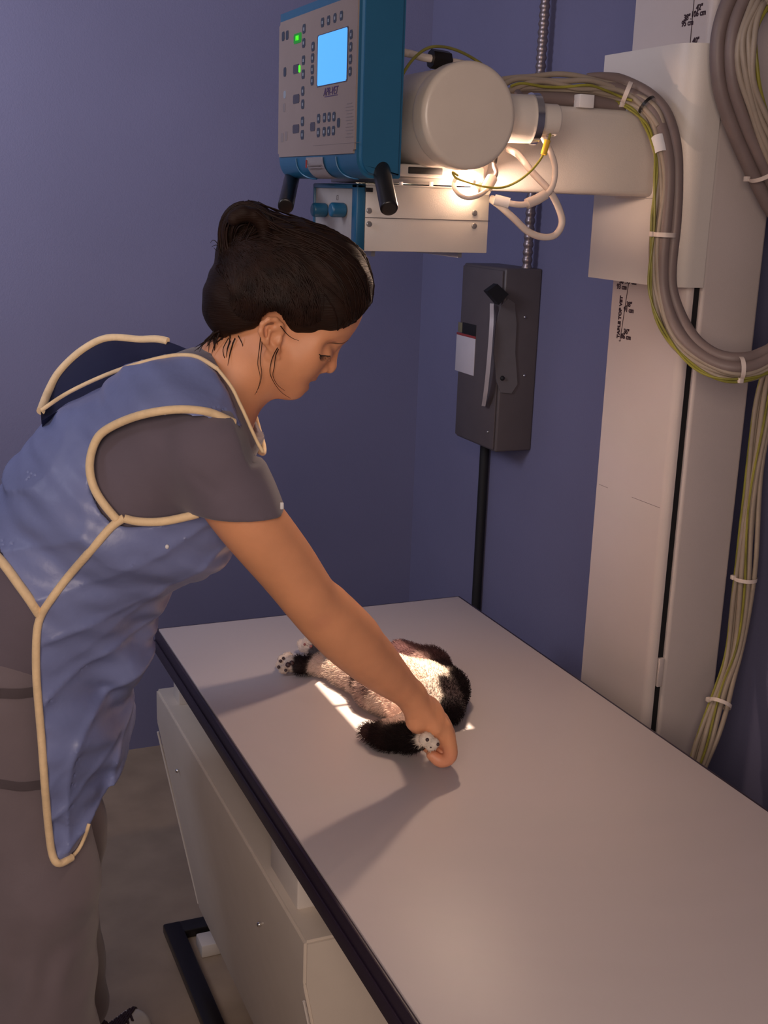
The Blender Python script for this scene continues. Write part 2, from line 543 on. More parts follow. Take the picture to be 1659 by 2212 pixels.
# ================================================================ collimator, with the lamp field coming out of its window
ct = thing('collimator', (0.768, 1.74, 1.50), 'cream box-shaped collimator with two blue knobs under the x-ray tube', 'collimator')
x0, x1, y0, y1, z0, z1 = 0.668, 0.868, 1.640, 1.842, 1.500, 1.5945
cb = MB()
t = 0.003
cb.box((x0, y0, z0), (x1, y0 + t, z1 - t), 0.001)
cb.box((x0, y1 - t, z0), (x1, y1, z1 - t), 0.001)
cb.box((x0, y0 + t, z0), (x0 + t, y1 - t, z1 - t))
cb.box((x1 - t, y0 + t, z0), (x1, y1 - t, z1 - t))
cb.box((x0, y0, z1 - t), (x1, y1, z1), 0.001)
cb.build('housing', M['white'], ct)
ax, ay = FIELD
hx, hy = 0.0092, 0.0155
bp_ = MB()
bp_.box((x0 + t, y0 + t, z0), (ax - hx, y1 - t, z0 + 0.001))
bp_.box((ax + hx, y0 + t, z0), (x1 - t, y1 - t, z0 + 0.001))
bp_.box((ax - hx, y0 + t, z0), (ax + hx, ay - hy, z0 + 0.001))
bp_.box((ax - hx, ay + hy, z0), (ax + hx, y1 - t, z0 + 0.001))
bp_.build('bottom_plate', M['dark'], ct)
MB().box((ax - hx, ay - 0.00045, z0), (ax + hx, ay + 0.00045, z0 + 0.0006)).box((ax - 0.00045, ay - hy, z0), (ax + 0.00045, ay + hy, z0 + 0.0006)).build('cross_hair', M['dark'], ct)
for xx in (0.684, 0.826):
    MB().box((xx, 1.652, 1.492), (xx + 0.006, 1.83, 1.500)).build('filter_rail', M['steel'], ct)
sm_ = MB(); a = ony(789, 470, 1.6398); b = ony(1058, 474, 1.6398)
sm_.box((a[0], 1.6392, a[2] - 0.0004), (b[0], 1.6404, a[2] + 0.0004)); sm_.build('seam', M['ink'], ct)
for (px, py) in ((797, 455), (797, 484), (1025, 460), (1024, 488)):
    c = ony(px, py, 1.6395)
    s_ = MB().cyl(c + [0, 0.001, 0], c - [0, 0.0022, 0], 0.0042, 18, 0.001).build('screw', M['steel'], ct)
c = ony(797, 410, 1.639)
MB().box(c - [0.006, 0.001, 0.003], c + [0.006, 0.0015, 0.003], 0.0005).build('latch', M['black'], ct)
fb = MB()
ya, yb = 1.826, 1.640
fb.box((0.654, yb, 1.500), (0.668, yb + 0.020, 1.594), 0.002)
fb.box((0.654, ya - 0.006, 1.500), (0.668, ya, 1.594), 0.002)
fb.box((0.654, yb, 1.587), (0.668, ya, 1.594), 0.002)
fb.box((0.654, yb, 1.500), (0.668, ya, 1.504), 0.002)
fb.build('blue_frame', M['blue'], ct)
MB().box((0.657, yb + 0.01, 1.503), (0.6675, ya - 0.004, 1.590)).build('knob_panel', M['panel2'], ct)
for (px, py) in ((703, 454), (743, 454)):
    c = onx(px, py, 0.655)
    MB().cyl(c + [0.002, 0, 0], c - [0.022, 0, 0], 0.0105, 28, 0.004).build('knob', M['blue'], ct, smooth=50)
c = onx(729, 427, 0.6567)
kb = MB()
for d in ((-.003, -.0035, .003, -.003), (-.003, .003, .003, .0035), (-.003, -.0035, -.0025, .0035), (.0025, -.0035, .003, .0035)):
    kb.box((0.6566, c[1] + d[0], c[2] + d[1]), (0.6571, c[1] + d[2], c[2] + d[3]))
kb.build('field_symbol', M['ink'], ct)

# ================================================================ bare lamp
bl = thing('lamp_bulb', (0.838, 1.627, 1.588), 'small glowing bulb sticking out above the cream collimator box', 'bulb')
bc = ony(1020, 414, 1.627)
MB().sphere(bc, (0.0075, 0.0065, 0.0065), 16).build('glass', M['bulb'], bl)
MB().cyl(bc + [0.006, 0.004, 0.002], bc + [0.018, 0.012, 0.010], 0.0055, 16).build('socket', M['wcable'], bl)
point_light('bulb_lamp', (0.838, 1.6445, 1.6015), 2.6, (1.0, 0.68, 0.50), 0.004)

# ================================================================ console
XP = 0.60
co_ = thing('control_console', (0.632, 1.68, 1.60), 'blue x-ray control console with buttons and a lit blue screen, at the top', 'control panel')
P_br = onx(765, 331, XP); P_tl = onx(603.5, 49.7, XP); P_bl = onx(600.5, 341.8, XP)
ya, yb = P_tl[1], P_br[1]
zb, zt = P_br[2], P_tl[2]
body = MB()
# rounded profile in XZ swept along Y
prof = [(0.602, zt + 0.012), (0.666, zt + 0.012), (0.666, zb - 0.028), (0.664, zb - 0.030), (0.630, zb - 0.031)]
for k in range(7):
    a = k / 6 * math.pi / 2
    prof.append((0.624 - 0.0215 * math.sin(a), zb - 0.031 + 0.028 * (1 - math.cos(a))))
body.prism(prof, 1, yb - 0.008, ya + 0.006)
bmesh.ops.bevel(body.bm, geom=[e for e in body.bm.edges if abs(e.verts[0].co.y - e.verts[1].co.y) < 1e-6 and e.calc_face_angle(0) > 1.2], offset=0.006, segments=3, affect='EDGES')
body.build('housing', M['blue'], co_, smooth=40)
for px in (638, 724):
    pts = []
    y = onx(px, 345, XP)[1]
    for k in range(12):
        a = k / 11 * math.pi / 2
        pts.append((0.6235 - 0.0225 * math.cos(a) , y - 0.03 * (k / 11) ** 3, zb - 0.003 - 0.0285 * math.sin(a)))
    MB().tube(pts, 0.0013, 6).build('grip_ridge', M['blue'], co_)
pn = MB().box((XP, yb, zb), (XP + 0.004, ya, zt), 0.0)
bmesh.ops.bevel(pn.bm, geom=[e for e in pn.bm.edges if abs(e.verts[0].co.x - e.verts[1].co.x) > 1e-4], offset=0.005, segments=3, affect='EDGES')
pn.build('front_panel', M['panel'], co_)


def crop(x, y): return 580 + x / 5.53, y / 5.53


def prect(name, x, y, w, h, m, d=0.0006, inset=0.0, lift=0.0, par=None):
    """rectangle on the console front, given by its centre and size in the close-up frame"""
    a = onx(*crop(x - w / 2, y), XP); b = onx(*crop(x + w / 2, y), XP); c = onx(*crop(x, y), XP)
    u_ = onx(*crop(x, y - h / 2), XP)
    hw = abs(a[1] - b[1]) / 2; hh = abs(u_[2] - c[2])
    o = MB().box((XP - d - lift, c[1] - hw, c[2] - hh), (XP + 0.0005, c[1] + hw, c[2] + hh), min(hw, hh) * 0.0)
    bmesh.ops.bevel(o.bm, geom=[e for e in o.bm.edges if abs(e.verts[0].co.x - e.verts[1].co.x) > 1e-5], offset=min(min(hw, hh) * 0.35, 0.0016), segments=2, affect='EDGES')
    return o.build(name, m, par or co_), c, hw, hh


prect('screen_frame', 762, 690, 366, 640, M['display'], 0.0006)
prect('screen', 762, 690, 346, 618, M['screen'], 0.0008)
pos = [(648, 268), (720, 243), (796, 215), (873, 187), (534, 556), (529, 693), (526, 830), (524, 963), (990, 412), (985, 560), (981, 708), (977, 853),
       (427, 345), (423, 513), (420, 720), (417, 887), (412, 1088), (411, 1245), (408, 1450), (406, 1610),
       (601, 1417), (598, 1583), (671, 1405), (727, 1398), (784, 1392), (667, 1573), (722, 1566), (778, 1560), (839, 1466)]
for i, (x, y) in enumerate(pos):
    o, c, hw, hh = prect('button', x, y, 35, 112, M['button'])
    if i != 28:
        g = MB().box((XP - 0.0010, c[1] - hw * 0.32, c[2] - hh * 0.38), (XP - 0.0005, c[1] + hw * 0.32, c[2] + hh * 0.30))
        g.build('symbol', M['glyph'], o, smooth=0)
for (x, y, w, h) in ((178, 435, 30, 110), (226, 420, 30, 108), (198, 860, 30, 110), (196, 1130, 26, 90)):
    prect('button', x, y, w, h, M['ghost'] if x < 190 and y > 1500 else M['glyph'] if y > 1000 else M['button'])
for (x, y, w, h) in ((190, 1285, 30, 100), (166, 1645, 34, 110), (213, 1625, 30, 110)):
    prect('faded_print', x, y, w, h, M['ghost'], 0.0004)
for (x, y, w) in ((960, 1500, 95),):
    for k in range(11):
        prect('printed_line', 968, 1235 + k * 40, 90 if k % 3 else 60, 10, M['ghost'], 0.0004)
prect('printed_line', 800, 1720, 560, 4, M['ghost'], 0.0004)
for (x, y, w, h) in ((333, 1182, 74, 108), (329, 1540, 76, 104), (529, 1514, 56, 106), (333, 825, 70, 110)):
    prect('number_display', x, y, w, h, M['display'])
o, c, hw, hh = prect('number_display', 350, 457, 90, 118, M['greendim'])
text_obj('green_digits', 'P01', hh * 1.35, (XP - 0.0009, c[1], c[2]), (0, -1, 0), (0, 0, 1), M['green'], co_, bold=0.0001)
prect('green_digit', 373, 822, 16, 86, M['green'], 0.0010)
c = onx(*crop(742, 1092), XP - 0.0003)
text_obj('panel_title', 'APR-VET', 0.0145, c, (0, -1, 0), (0, 0, 1), M['purple'], co_, shear=0.25, bold=0.0)
prect('title_underline', 748, 1145, 155, 10, M['purple'], 0.0005)
# curled sticker under the panel
st = MB(); n = 10
rows = []
ys0, ys1 = onx(659, 345, XP - .001)[1], onx(695, 345, XP - .001)[1]
for k in range(n + 1):
    f = k / n
    a = f * math.pi / 2 * 0.93
    x = 0.6235 - 0.0228 * math.cos(a); z = zb - 0.0025 - 0.029 * math.sin(a)
    rows.append([st.bm.verts.new((x - 0.0006, ys0 - 0.006 * f ** 2, z)), st.bm.verts.new((x - 0.0006, ys1 - 0.010 * f ** 2, z))])
for k in range(n): st.bm.faces.new((rows[k][0], rows[k][1], rows[k + 1][1], rows[k + 1][0]))
bmesh.ops.solidify(st.bm, geom=st.bm.faces[:], thickness=0.0003)
so = st.build('paper_sticker', M['paper'], co_)
ys = ys0 - 0.004
MB().box((XP + 0.0003 - 0.0022, ys0 - 0.0075, zb - 0.017), (XP - 0.0006, ys0 - 0.0045, zb - 0.006)).build('red_stripe', M['red'], so)
for k, zz in enumerate((0.013, 0.0165)):
    MB().box((XP - 0.0014 + 0.0009 * k, ys1 + 0.004, zb - zz - 0.0012), (XP - 0.0004 + 0.0009 * k, ys0 - 0.010, zb - zz)).build('printed_line', M['ghost'], so)
# two black grips
for (a, b) in (((onx(632, 378, 0.628)), (ony(617, 446, 1.72))), ((onx(822, 358, 0.640)), (ony(841, 452, 1.455)))):
    MB().cyl(a, b, 0.0118, 32, 0.003).build('grip', M['black'], co_, smooth=50)

# ================================================================ electrical disconnect on the right wall
db = thing('disconnect_switch', (1.44, 2.6, 0.94), 'dark grey electrical disconnect box with side lever on the wall', 'switch box')
XF = 1.385
ft = onx(1093, 580, XF); fl = onx(1003, 568, XF); fbm = onx(1057, 972, XF)
yn, yf = ft[1], fl[1]
zt_, zb_ = ft[2], fbm[2]
MB().box((XF, yn, zb_), (XW, yf, zt_), 0.005, 3).build('enclosure', M['enclosure'], db)
MB().box((XF - 0.005, yn + 0.006, zb_ + 0.006), (XF, yf - 0.004, zt_ - 0.006), 0.002).build('front_cover', M['enclosure'], db)
a = onx(987, 722, XF - 0.0055); b = onx(1027, 735, XF - 0.0055); c = onx(985, 800, XF - 0.0055)
MB().box((XF - 0.0062, b[1], c[2]), (XF - 0.0048, a[1], a[2]), 0.0003).build('paper_label', M['paper'], db)
MB().box((XF - 0.0064, b[1], a[2]), (XF - 0.0048, a[1], a[2] + 0.006), 0.0003).build('red_band', M['red'], db)
MB().box((XF - 0.0062, b[1], a[2] + 0.006), (XF - 0.0048, a[1] - 0.03, a[2] + 0.034), 0.0003).build('black_sticker', M['dark'], db)
MB().box((XF - 0.0063, a[1] - 0.028, a[2] + 0.008), (XF - 0.0048, a[1] - 0.006, a[2] + 0.032), 0.0003).build('yellow_sticker', M['olive'], db)
# lever plate on the near side and the bright handle bar in front
pl = [ony(px, py, yn - 0.004) for (px, py) in ((1098, 645), (1112, 655), (1116, 700), (1113, 760), (1118, 830), (1105, 850), (1082, 848), (1072, 820), (1067, 760), (1072, 700), (1082, 662))]
MB().quad(pl, (0, 1, 0), 0.004).build('lever_plate', M['enclosure2'], db)
pl = [ony(px, py, yn - 0.012) for (px, py) in ((1044, 628), (1066, 612), (1090, 634), (1069, 657))]
MB().quad(pl, (0, -1, 0), 0.02).build('lever_knob', M['dark'], db)
hb = spline([onx(1063, 655, XF - 0.02), onx(1062, 700, XF - 0.03), onx(1056, 780, XF - 0.033), onx(1050, 840, XF - 0.028), onx(1045, 876, XF - 0.018)], 6)
hbm = MB()
rings = []
for i, p in enumerate(hb):
    w_ = 0.012 + 0.002 * math.sin(i / len(hb) * math.pi)
    rings.append([hbm.bm.verts.new((p[0] - 0.002, p[1] - w_, p[2])), hbm.bm.verts.new((p[0] - 0.008, p[1] - w_ * 0.3, p[2])),
                  hbm.bm.verts.new((p[0] + 0.002, p[1] + w_, p[2])), hbm.bm.verts.new((p[0] + 0.006, p[1], p[2]))])
for i in range(len(rings) - 1):
    for k in range(4): hbm.bm.faces.new((rings[i][k], rings[i][(k + 1) % 4], rings[i + 1][(k + 1) % 4], rings[i + 1][k]))
hbm.bm.faces.new(rings[0]); hbm.bm.faces.new(rings[-1])
bmesh.ops.recalc_face_normals(hbm.bm, faces=hbm.bm.faces[:])
hbm.build('handle_bar', M['bar'], db, smooth=60)
MB().sphere(ony(1085, 817, yn - 0.005), 0.006, 12).build('lever_pivot', M['dark'], db)
for (px, py) in ((1133, 685), (1132, 811)):
    MB().sphere(ony(px, py, yn - 0.001), 0.0035, 10).build('bolt', M['chrome'], db)
MB().sphere(onx(1054, 933, XF - 0.006), 0.0035, 10).build('bolt', M['steel'], db)
# flexible conduit above, black conduit below
n = 260
pa = np.array([1.455, yn + 0.025, zt_ - 0.004]); pb = np.array([1.455, yn + 0.01, 2.6])
pts = [pa + (pb - pa) * i / n for i in range(n + 1)]
rs = [0.0112 + 0.0016 * math.sin(i * math.pi / 2) for i in range(n + 1)]
tag(MB().tube(pts, rs, 14, cap=False).build('flexible_conduit', M['flex'], loc=(1.455, yn + 0.02, 1.5), smooth=60), 'ribbed metal conduit running up the wall from the grey switch box', 'conduit')
pc = onx(1047, 985, XW - 0.014)
tag(MB().cyl((XW - 0.015, pc[1], 0.0), (XW - 0.015, pc[1], zb_ + 0.004), 0.0125, 20).build('conduit_pipe', M['dark'], loc=(XW - 0.015, pc[1], 0)), 'straight black conduit running down the wall below the switch box', 'conduit')

# ================================================================ cables


def pt(px, py, k, v):
    return onx(px, py, v) if k == 'x' else ony(px, py, v)


def offset_path(pts, dx, dz, wob=0.0, ph=0.0):
    """parallel path: shifted sideways (perpendicular to the way it runs and the view) and towards the viewer"""
    P = [np.array(p) for p in pts]; out = []
    for i, p in enumerate(P):
        t = P[min(i + 1, len(P) - 1)] - P[max(i - 1, 0)]; t = t / np.linalg.norm(t)
        view = p - CAM; view = view / np.linalg.norm(view)
        s = np.cross(t, view); s /= np.linalg.norm(s)
        w_ = wob * math.sin(i * 0.35 + ph)
        out.append(p + s * (dx + w_) - view * dz)
    return out


def zip_tie(path, i, r, parent, m, name='zip_tie', w_=0.0035, head=True):
    p = np.array(path[i]); t_ = np.array(path[i + 1]) - np.array(path[i - 1]); t_ /= np.linalg.norm(t_)
    o = MB().tube([p - t_ * w_, p + t_ * w_], r, 20, cap=False)
    if head:
        view = p - CAM; view /= np.linalg.norm(view)
        s = np.cross(t_, view); s /= np.linalg.norm(s)
        c = p - s * r - view * r * 0.3
        o.box(c - 0.004, c + 0.004, 0.001)
    return o.build(name, m, parent)


bundle = thing('cable_bundle', tuple(ony(1100, 186, 1.72)), 'bundle of grey and beige cables running along the arm then hanging in a loop', 'cables')
main = [(1090, 190, 'y', 1.71), (1130, 178, 'y', 1.712), (1180, 176, 'y', 1.715), (1240, 182, 'y', 1.71), (1290, 186, 'y', 1.705), (1345, 198, 'y', 1.70),
        (1392, 222, 'y', 1.675), (1422, 262, 'x', 1.165), (1440, 330, 'x', 1.165), (1443, 400, 'x', 1.165), (1437, 480, 'x', 1.165),
        (1430, 560, 'x', 1.165), (1432, 630, 'x', 1.17), (1452, 695, 'x', 1.18), (1485, 745, 'x', 1.19), (1535, 782, 'x', 1.21), (1590, 796, 'x', 1.24),
        (1645, 785, 'x', 1.28), (1700, 740, 'x', 1.33), (1760, 640, 'x', 1.37)]
BACK = [np.array([1.44, 1.575, 1.47]), np.array([1.50, 1.56, 1.50])]
mp_ = spline([pt(*p) for p in main[:-1]] + BACK, 6)
# two thick cables start further right, on the arm
thick = mp_[21:]
ramp = [min(1.0, 0.3 + 0.1 * i) for i in range(len(thick))]
MB().tube(offset_path(thick, 0.001, -0.002), [0.0105 * q for q in ramp], 14).build('thick_cable', M['cable'], bundle)
MB().tube(offset_path(thick, 0.0145, -0.007, 0.001), [0.0098 * q for q in ramp], 14).build('thick_cable', M['cable'], bundle)
MB().tube(offset_path(mp_, -0.011, 0.000, 0.002, 0.3), 0.0045, 10).build('thin_cable', M['cable2'], bundle)
MB().tube(offset_path(mp_, -0.007, 0.003, 0.002, 1.7), 0.004, 10).build('thin_cable', M['cable2'], bundle)
MB().tube(offset_path(mp_, -0.014, -0.006, 0.002, 3.0), 0.004, 10).build('thin_cable', M['cable2'], bundle)
MB().tube(offset_path(mp_, -0.0165, -0.001, 0.002, 2.0), 0.004, 10).build('thin_cable', M['cable2'], bundle)
MB().tube(offset_path(mp_[12:], -0.019, 0.004, 0.0025, 0.9), 0.0022, 8).build('ground_wire', M['gy'], bundle)
MB().tube(offset_path(mp_[30:], -0.0185, 0.006, 0.0025, 2.9), 0.0020, 8).build('ground_wire', M['gy'], bundle)
for dx, dz, ph in ((0.004, 0.004, .4), (0.010, -0.002, 2.0), (-0.003, 0.006, 4.0)):
    MB().tube(offset_path(mp_[:44], dx, dz, 0.003, ph), 0.0045, 10).build('thin_cable', M['cable2'], bundle)
MB().tube(offset_path(mp_[2:34], -0.004, 0.011, 0.004, 1.0), 0.0021, 8).build('ground_wire', M['gy'], bundle)
zip_tie(mp_, 31, 0.0185, bundle, M['wcable'])
zip_tie(mp_, 37, 0.0165, bundle, M['black'], 'black_tie', 0.0025, False)
zip_tie(mp_, 62, 0.0185, bundle, M['wcable'])
zip_tie(mp_, 97, 0.0185, bundle, M['wcable'])
lb = MB().tube([np.array(p) + [0, 0, 0] for p in offset_path(mp_, -0.008, 0.0)[45:49]], 0.0118, 16, cap=False)
lb.build('white_tape', M['tape'], bundle)
lt = thing('cable_clip', tuple(ony(1262, 218, 1.688)), 'small white clip holding the thick pipe on top of the arm', 'clip')
a = ony(1250, 203, 1.687); b = ony(1279, 234, 1.687)
MB().box((a[0], 1.682, b[2]), (b[0], 1.7, a[2]), 0.001).build('clip_plate', M['tape'], lt)
pp = spline([ony(1110, 214, 1.712), ony(1180, 214, 1.71), ony(1250, 217, 1.71), ony(1300, 224, 1.71), ony(1345, 232, 1.71)], 6)
tag(MB().tube(pp, 0.0115, 14).build('arm_conduit', M['cable'], loc=tuple(pp[0])), 'dull brown hose lying on top of the horizontal arm', 'hose')

up = thing('overhead_cable_bundle', tuple(ony(1600, 0, 1.60)), 'bundle of thick brown and beige cables coming down at top right', 'cables')
mainu = [(1640, -110, 'y', 1.60), (1590, -30, 'y', 1.60), (1560, 40, 'y', 1.60), (1549, 110, 'y', 1.60), (1555, 190, 'y', 1.60), (1580, 270, 'y', 1.60), (1614, 350, 'y', 1.60), (1658, 440, 'y', 1.60), (1710, 530, 'y', 1.60), (1770, 600, 'y', 1.62)]
mu = spline([np.array([1.33, 1.60, 2.62]), np.array([1.315, 1.60, 2.25])] + [pt(*p) for p in mainu[:-1]] + [np.array([1.49, 1.57, 1.33])], 6)
MB().tube(offset_path(mu, 0.0, -0.004), 0.0115, 14).build('thick_cable', M['cable'], up)
MB().tube(offset_path(mu, 0.020, -0.003), 0.0105, 14).build('thick_cable', M['cable'], up)
for k in range(4):
    MB().tube(offset_path(mu, 0.032 + 0.0065 * k, 0.004 + 0.002 * (k % 2), 0.002, k * 1.4), 0.0048, 10).build('thin_cable', M['cable2'], up)
MB().tube(offset_path(mu, 0.056, 0.003, 0.002, 2.2), 0.0032, 8).build('ground_wire', M['gy'], up)
zip_tie(offset_path(mu, 0.020, 0), 50, 0.031, up, M['wcable'])

dn = thing('hanging_cable_bundle', tuple(onx(1625, 1000, 1.42)), 'bundle of beige cables hanging down beside the column at the right edge', 'cables')
maind = [(1720, 700, 'x', 1.425), (1668, 820, 'x', 1.425), (1640, 960, 'x', 1.425), (1624, 1100, 'x', 1.425), (1610, 1250, 'x', 1.425), (1590, 1400, 'x', 1.42), (1565, 1490, 'x', 1.38), (1535, 1580, 'x', 1.34), (1505, 1670, 'x', 1.32), (1470, 1800, 'x', 1.30)]
md = spline([np.array([1.49, 1.585, 1.42])] + [pt(*p) for p in maind], 6)
for k, (dx, dz, rr, mm) in enumerate([(-0.014, 0, .0048, 'cable2'), (-0.005, .004, .0048, 'cable2'), (0.004, .003, .0048, 'cable2'), (0.012, 0, .0046, 'cable2'), (0.0, -.006, .0048, 'cable2'), (-0.010, -.006, .0045, 'cable2')]):
    MB().tube(offset_path(md, dx, dz, 0.003, k * 1.3), rr, 10).build('thin_cable', M[mm], dn)
MB().tube(offset_path(md, -0.0175, 0.002, 0.0015, 0.5), 0.0022, 8).build('ground_wire', M['gy'], dn)
MB().tube(offset_path(md, -0.002, 0.008, 0.004, 2.5), 0.0022, 8).build('ground_wire', M['gy'], dn)
for k, (i_, m_) in enumerate(((30, 'wcable'), (44, 'wcable'))):
    zip_tie(md, i_, 0.021, dn, M[m_])

# loose leads around the tube head


def lead(name, pts, r, m, label, n=8):
    p = spline([pt(*q) for q in pts], n)
    o = thing(name, tuple(p[0]), label, 'cable')
    MB().tube(p, r, 10).build('lead', M[m], o)
    return o, p


o, p = lead('ground_wire', [(848, 265, 'y', 1.56), (852, 220, 'y', 1.56), (868, 165, 'y', 1.57), (898, 122, 'y', 1.59), (935, 101, 'y', 1.61), (985, 108, 'y', 1.64), (1040, 138, 'y', 1.67), (1085, 180, 'y', 1.70)], 0.0021, 'gy',
            'green and yellow wire arching over the top of the round tube housing')
o, p = lead('console_cable', [(866, 112, 'y', 1.66), (885, 116, 'y', 1.66), (915, 124, 'y', 1.64), (960, 131, 'y', 1.64), (1010, 142, 'y', 1.66), (1040, 165, 'y', 1.70)], 0.0055, 'wcable', 'grey cable with a black tape wrap above the round tube housing')
MB().tube([p[19], p[22], p[25]], 0.0135, 8).build('black_tape', M['black'], o)
MB().sphere(ony(858, 118, 1.655), 0.006, 10).build('cable_end', M['wcable'], o)
o, p = lead('earth_lead', [(990, 380, 'y', 1.60), (978, 372, 'y', 1.60), (985, 384, 'y', 1.60), (1010, 394, 'y', 1.60), (1050, 404, 'y', 1.60), (1090, 404, 'y', 1.60), (1130, 384, 'y', 1.59), (1162, 352, 'y', 1.59), (1180, 318, 'y', 1.59), (1190, 278, 'y', 1.585), (1183, 248, 'y', 1.585), (1168, 228, 'y', 1.60)], 0.0017, 'gy',
            'thin green and yellow lead with a yellow connector looping under the tube housing')
MB().tube([ony(1174, 334, 1.588), ony(1183, 303, 1.588)], 0.0045, 12).build('yellow_connector', M['yellow'], o)
o, p = lead('white_cable_loop', [(1098, 322, 'y', 1.66), (1120, 335, 'y', 1.64), (1150, 372, 'y', 1.62), (1185, 410, 'y', 1.61), (1205, 445, 'y', 1.61), (1214, 480, 'y', 1.61), (1200, 507, 'y', 1.61), (1172, 512, 'y', 1.61), (1140, 500, 'y', 1.61), (1110, 472, 'y', 1.61), (1080, 445, 'y', 1.62), (1062, 432, 'y', 1.64)], 0.0052, 'wcable',
            'thick white cable hanging in a big loop right of the collimator box')
o, p = lead('white_cable', [(1170, 290, 'y', 1.61), (1190, 330, 'y', 1.60), (1199, 365, 'y', 1.60), (1192, 405, 'y', 1.60), (1165, 432, 'y', 1.60), (1130, 442, 'y', 1.60), (1095, 438, 'y', 1.61), (1062, 428, 'y', 1.64)], 0.0046, 'wcable',
            'thinner white cable with sleeves bending back into the collimator box')
MB().tube([ony(1138, 440, 1.60), ony(1160, 431, 1.60), ony(1178, 420, 1.60)], 0.0078, 12).build('sleeve', M['wcable'], o)
MB().tube([ony(1068, 431, 1.62), ony(1100, 439, 1.61)], 0.0078, 12).build('sleeve', M['tape'], o)
o, p = lead('lamp_lead', [(985, 385, 'y', 1.63), (980, 400, 'y', 1.63), (990, 418, 'y', 1.60), (1008, 427, 'y', 1.58), (1030, 424, 'y', 1.58), (1050, 412, 'y', 1.61), (1060, 395, 'y', 1.64)], 0.0034, 'wcable',
            'short white lead curling round the glowing bulb')
MB().tube([ony(1048, 412, 1.625), ony(1063, 385, 1.635)], 0.0085, 12).build('sleeve', M['wcable'], o)
o, p = lead('dark_lead', [(1068, 385, 'y', 1.64), (1072, 372, 'y', 1.64), (1067, 355, 'y', 1.64), (1069, 335, 'y', 1.645)], 0.0032, 'cable', 'short dark lead between the lamp sleeve and the arm')
MB().tube([ony(1067, 352, 1.64), ony(1069, 338, 1.642)], 0.0045, 10).build('heat_shrink', M['black'], o)
o, p = lead('socket_cable', [(1118, 200, 'y', 1.66), (1128, 215, 'y', 1.62), (1120, 235, 'y', 1.60), (1108, 250, 'y', 1.59)], 0.005, 'cable', 'grey cable entering the tube housing beside its metal clamp')
o, p = lead('side_cable', [(846, 250, 'y', 1.555), (847, 290, 'y', 1.55), (852, 330, 'y', 1.55), (844, 352, 'y', 1.555), (832, 364, 'y', 1.57)], 0.0032, 'wcable', 'pale cable running down between blue console and tube housing')

# ================================================================ signed-distance modelling for organic shapes
class Prim:
    pass


def _n(a): return np.array(a, float) / np.linalg.norm(a)


def cap(a, b, ra, rb, k=0.012):
    p = Prim(); p.k = k; a = np.array(a, float); b = np.array(b, float)
    ab = b - a; L2 = max(ab @ ab, 1e-12)

    def f(P):
        t = np.clip((P - a) @ ab / L2, 0, 1)
        return np.linalg.norm(P - a - t[:, None] * ab, axis=1) - (ra + (rb - ra) * t)
    p.f = f; p.c = (a + b) / 2; p.r = math.sqrt(L2) / 2 + max(ra, rb)
    return p


def ecap(a, b, side, wa, ta, wb, tb_, k=0.012):
    """capsule of elliptical section: half width w along side, half thickness t across"""
    p = Prim(); p.k = k; a = np.array(a, float); b = np.array(b, float)
    ax = b - a; L = np.linalg.norm(ax); ax = ax / L
    s = np.array(side, float); s = _n(s - ax * (s @ ax)); c = np.cross(ax, s)

    def f(P):
        d = P - a
        t = d @ ax; tc = np.clip(t / L, 0, 1)
        w = wa + (wb - wa) * tc; th_ = ta + (tb_ - ta) * tc
        over = t - tc * L
        m = np.minimum(w, th_)
        x = d @ s; y = d @ c
        q = np.sqrt((x / w) ** 2 + (y / th_) ** 2 + (over / m) ** 2)
        g = np.sqrt((x / w ** 2) ** 2 + (y / th_ ** 2) ** 2 + (over / m ** 2) ** 2) + 1e-9
        return q * (q - 1) / g
    p.f = f; p.c = (a + b) / 2; p.r = L / 2 + max(wa, ta, wb, tb_)
    return p


def ell(c, r, axes=None, k=0.012):
    p = Prim(); p.k = k; c = np.array(c, float); r = np.array(r, float)
    A = np.eye(3) if axes is None else np.array([_n(x) for x in axes])

    def f(P):
        q = (P - c) @ A.T
        k0 = np.linalg.norm(q / r, axis=1); k1 = np.linalg.norm(q / r ** 2, axis=1) + 1e-9
        return k0 * (k0 - 1) / k1
    p.f = f; p.c = c; p.r = float(r.max())
    return p


def smin(a, b, k):
    h = np.maximum(k - np.abs(a - b), 0) / k
    return np.minimum(a, b) - h * h * k * 0.25


def smax(a, b, k): return -smin(-a, -b, k)


def union(prims):
    def f(P, prims=prims):
        d = None
        c = P.mean(0); R = np.linalg.norm(P - c, axis=1).max() if len(P) > 1 else 0
        ds = [np.linalg.norm(q.c - c) - q.r for q in prims]
        lim = max(min(d_ for d_ in ds), 0) + 2 * R + 0.06 if len(P) < 40000 and R < 0.2 else 1e9
        lo = min(np.linalg.norm(q.c - c) for q in prims)
        for q, dq in zip(prims, ds):
            if dq > lim and dq > 2 * R + 0.08: continue
            v = q.f(P)
            d = v if d is None else smin(d, v, q.k)
        if d is None: d = np.full(len(P), 1.0)
        return d
    return f


def poly2(P2, poly):
    """signed distance to a 2D polygon (negative inside)"""
    poly = np.array(poly, float); n = len(poly)
    d = np.full(len(P2), 1e9); s = np.ones(len(P2))
    for i in range(n):
        a = poly[i]; b = poly[i - 1]
        e = b - a; w = P2 - a
        t = np.clip(w @ e / (e @ e), 0, 1)
        bb = w - t[:, None] * e
        d = np.minimum(d, (bb ** 2).sum(1))
        c1 = P2[:, 1] >= a[1]; c2 = P2[:, 1] < b[1]; c3 = e[0] * w[:, 1] > e[1] * w[:, 0]
        flip = (c1 & c2 & c3) | (~c1 & ~c2 & ~c3)
        s[flip] *= -1
    return s * np.sqrt(d)


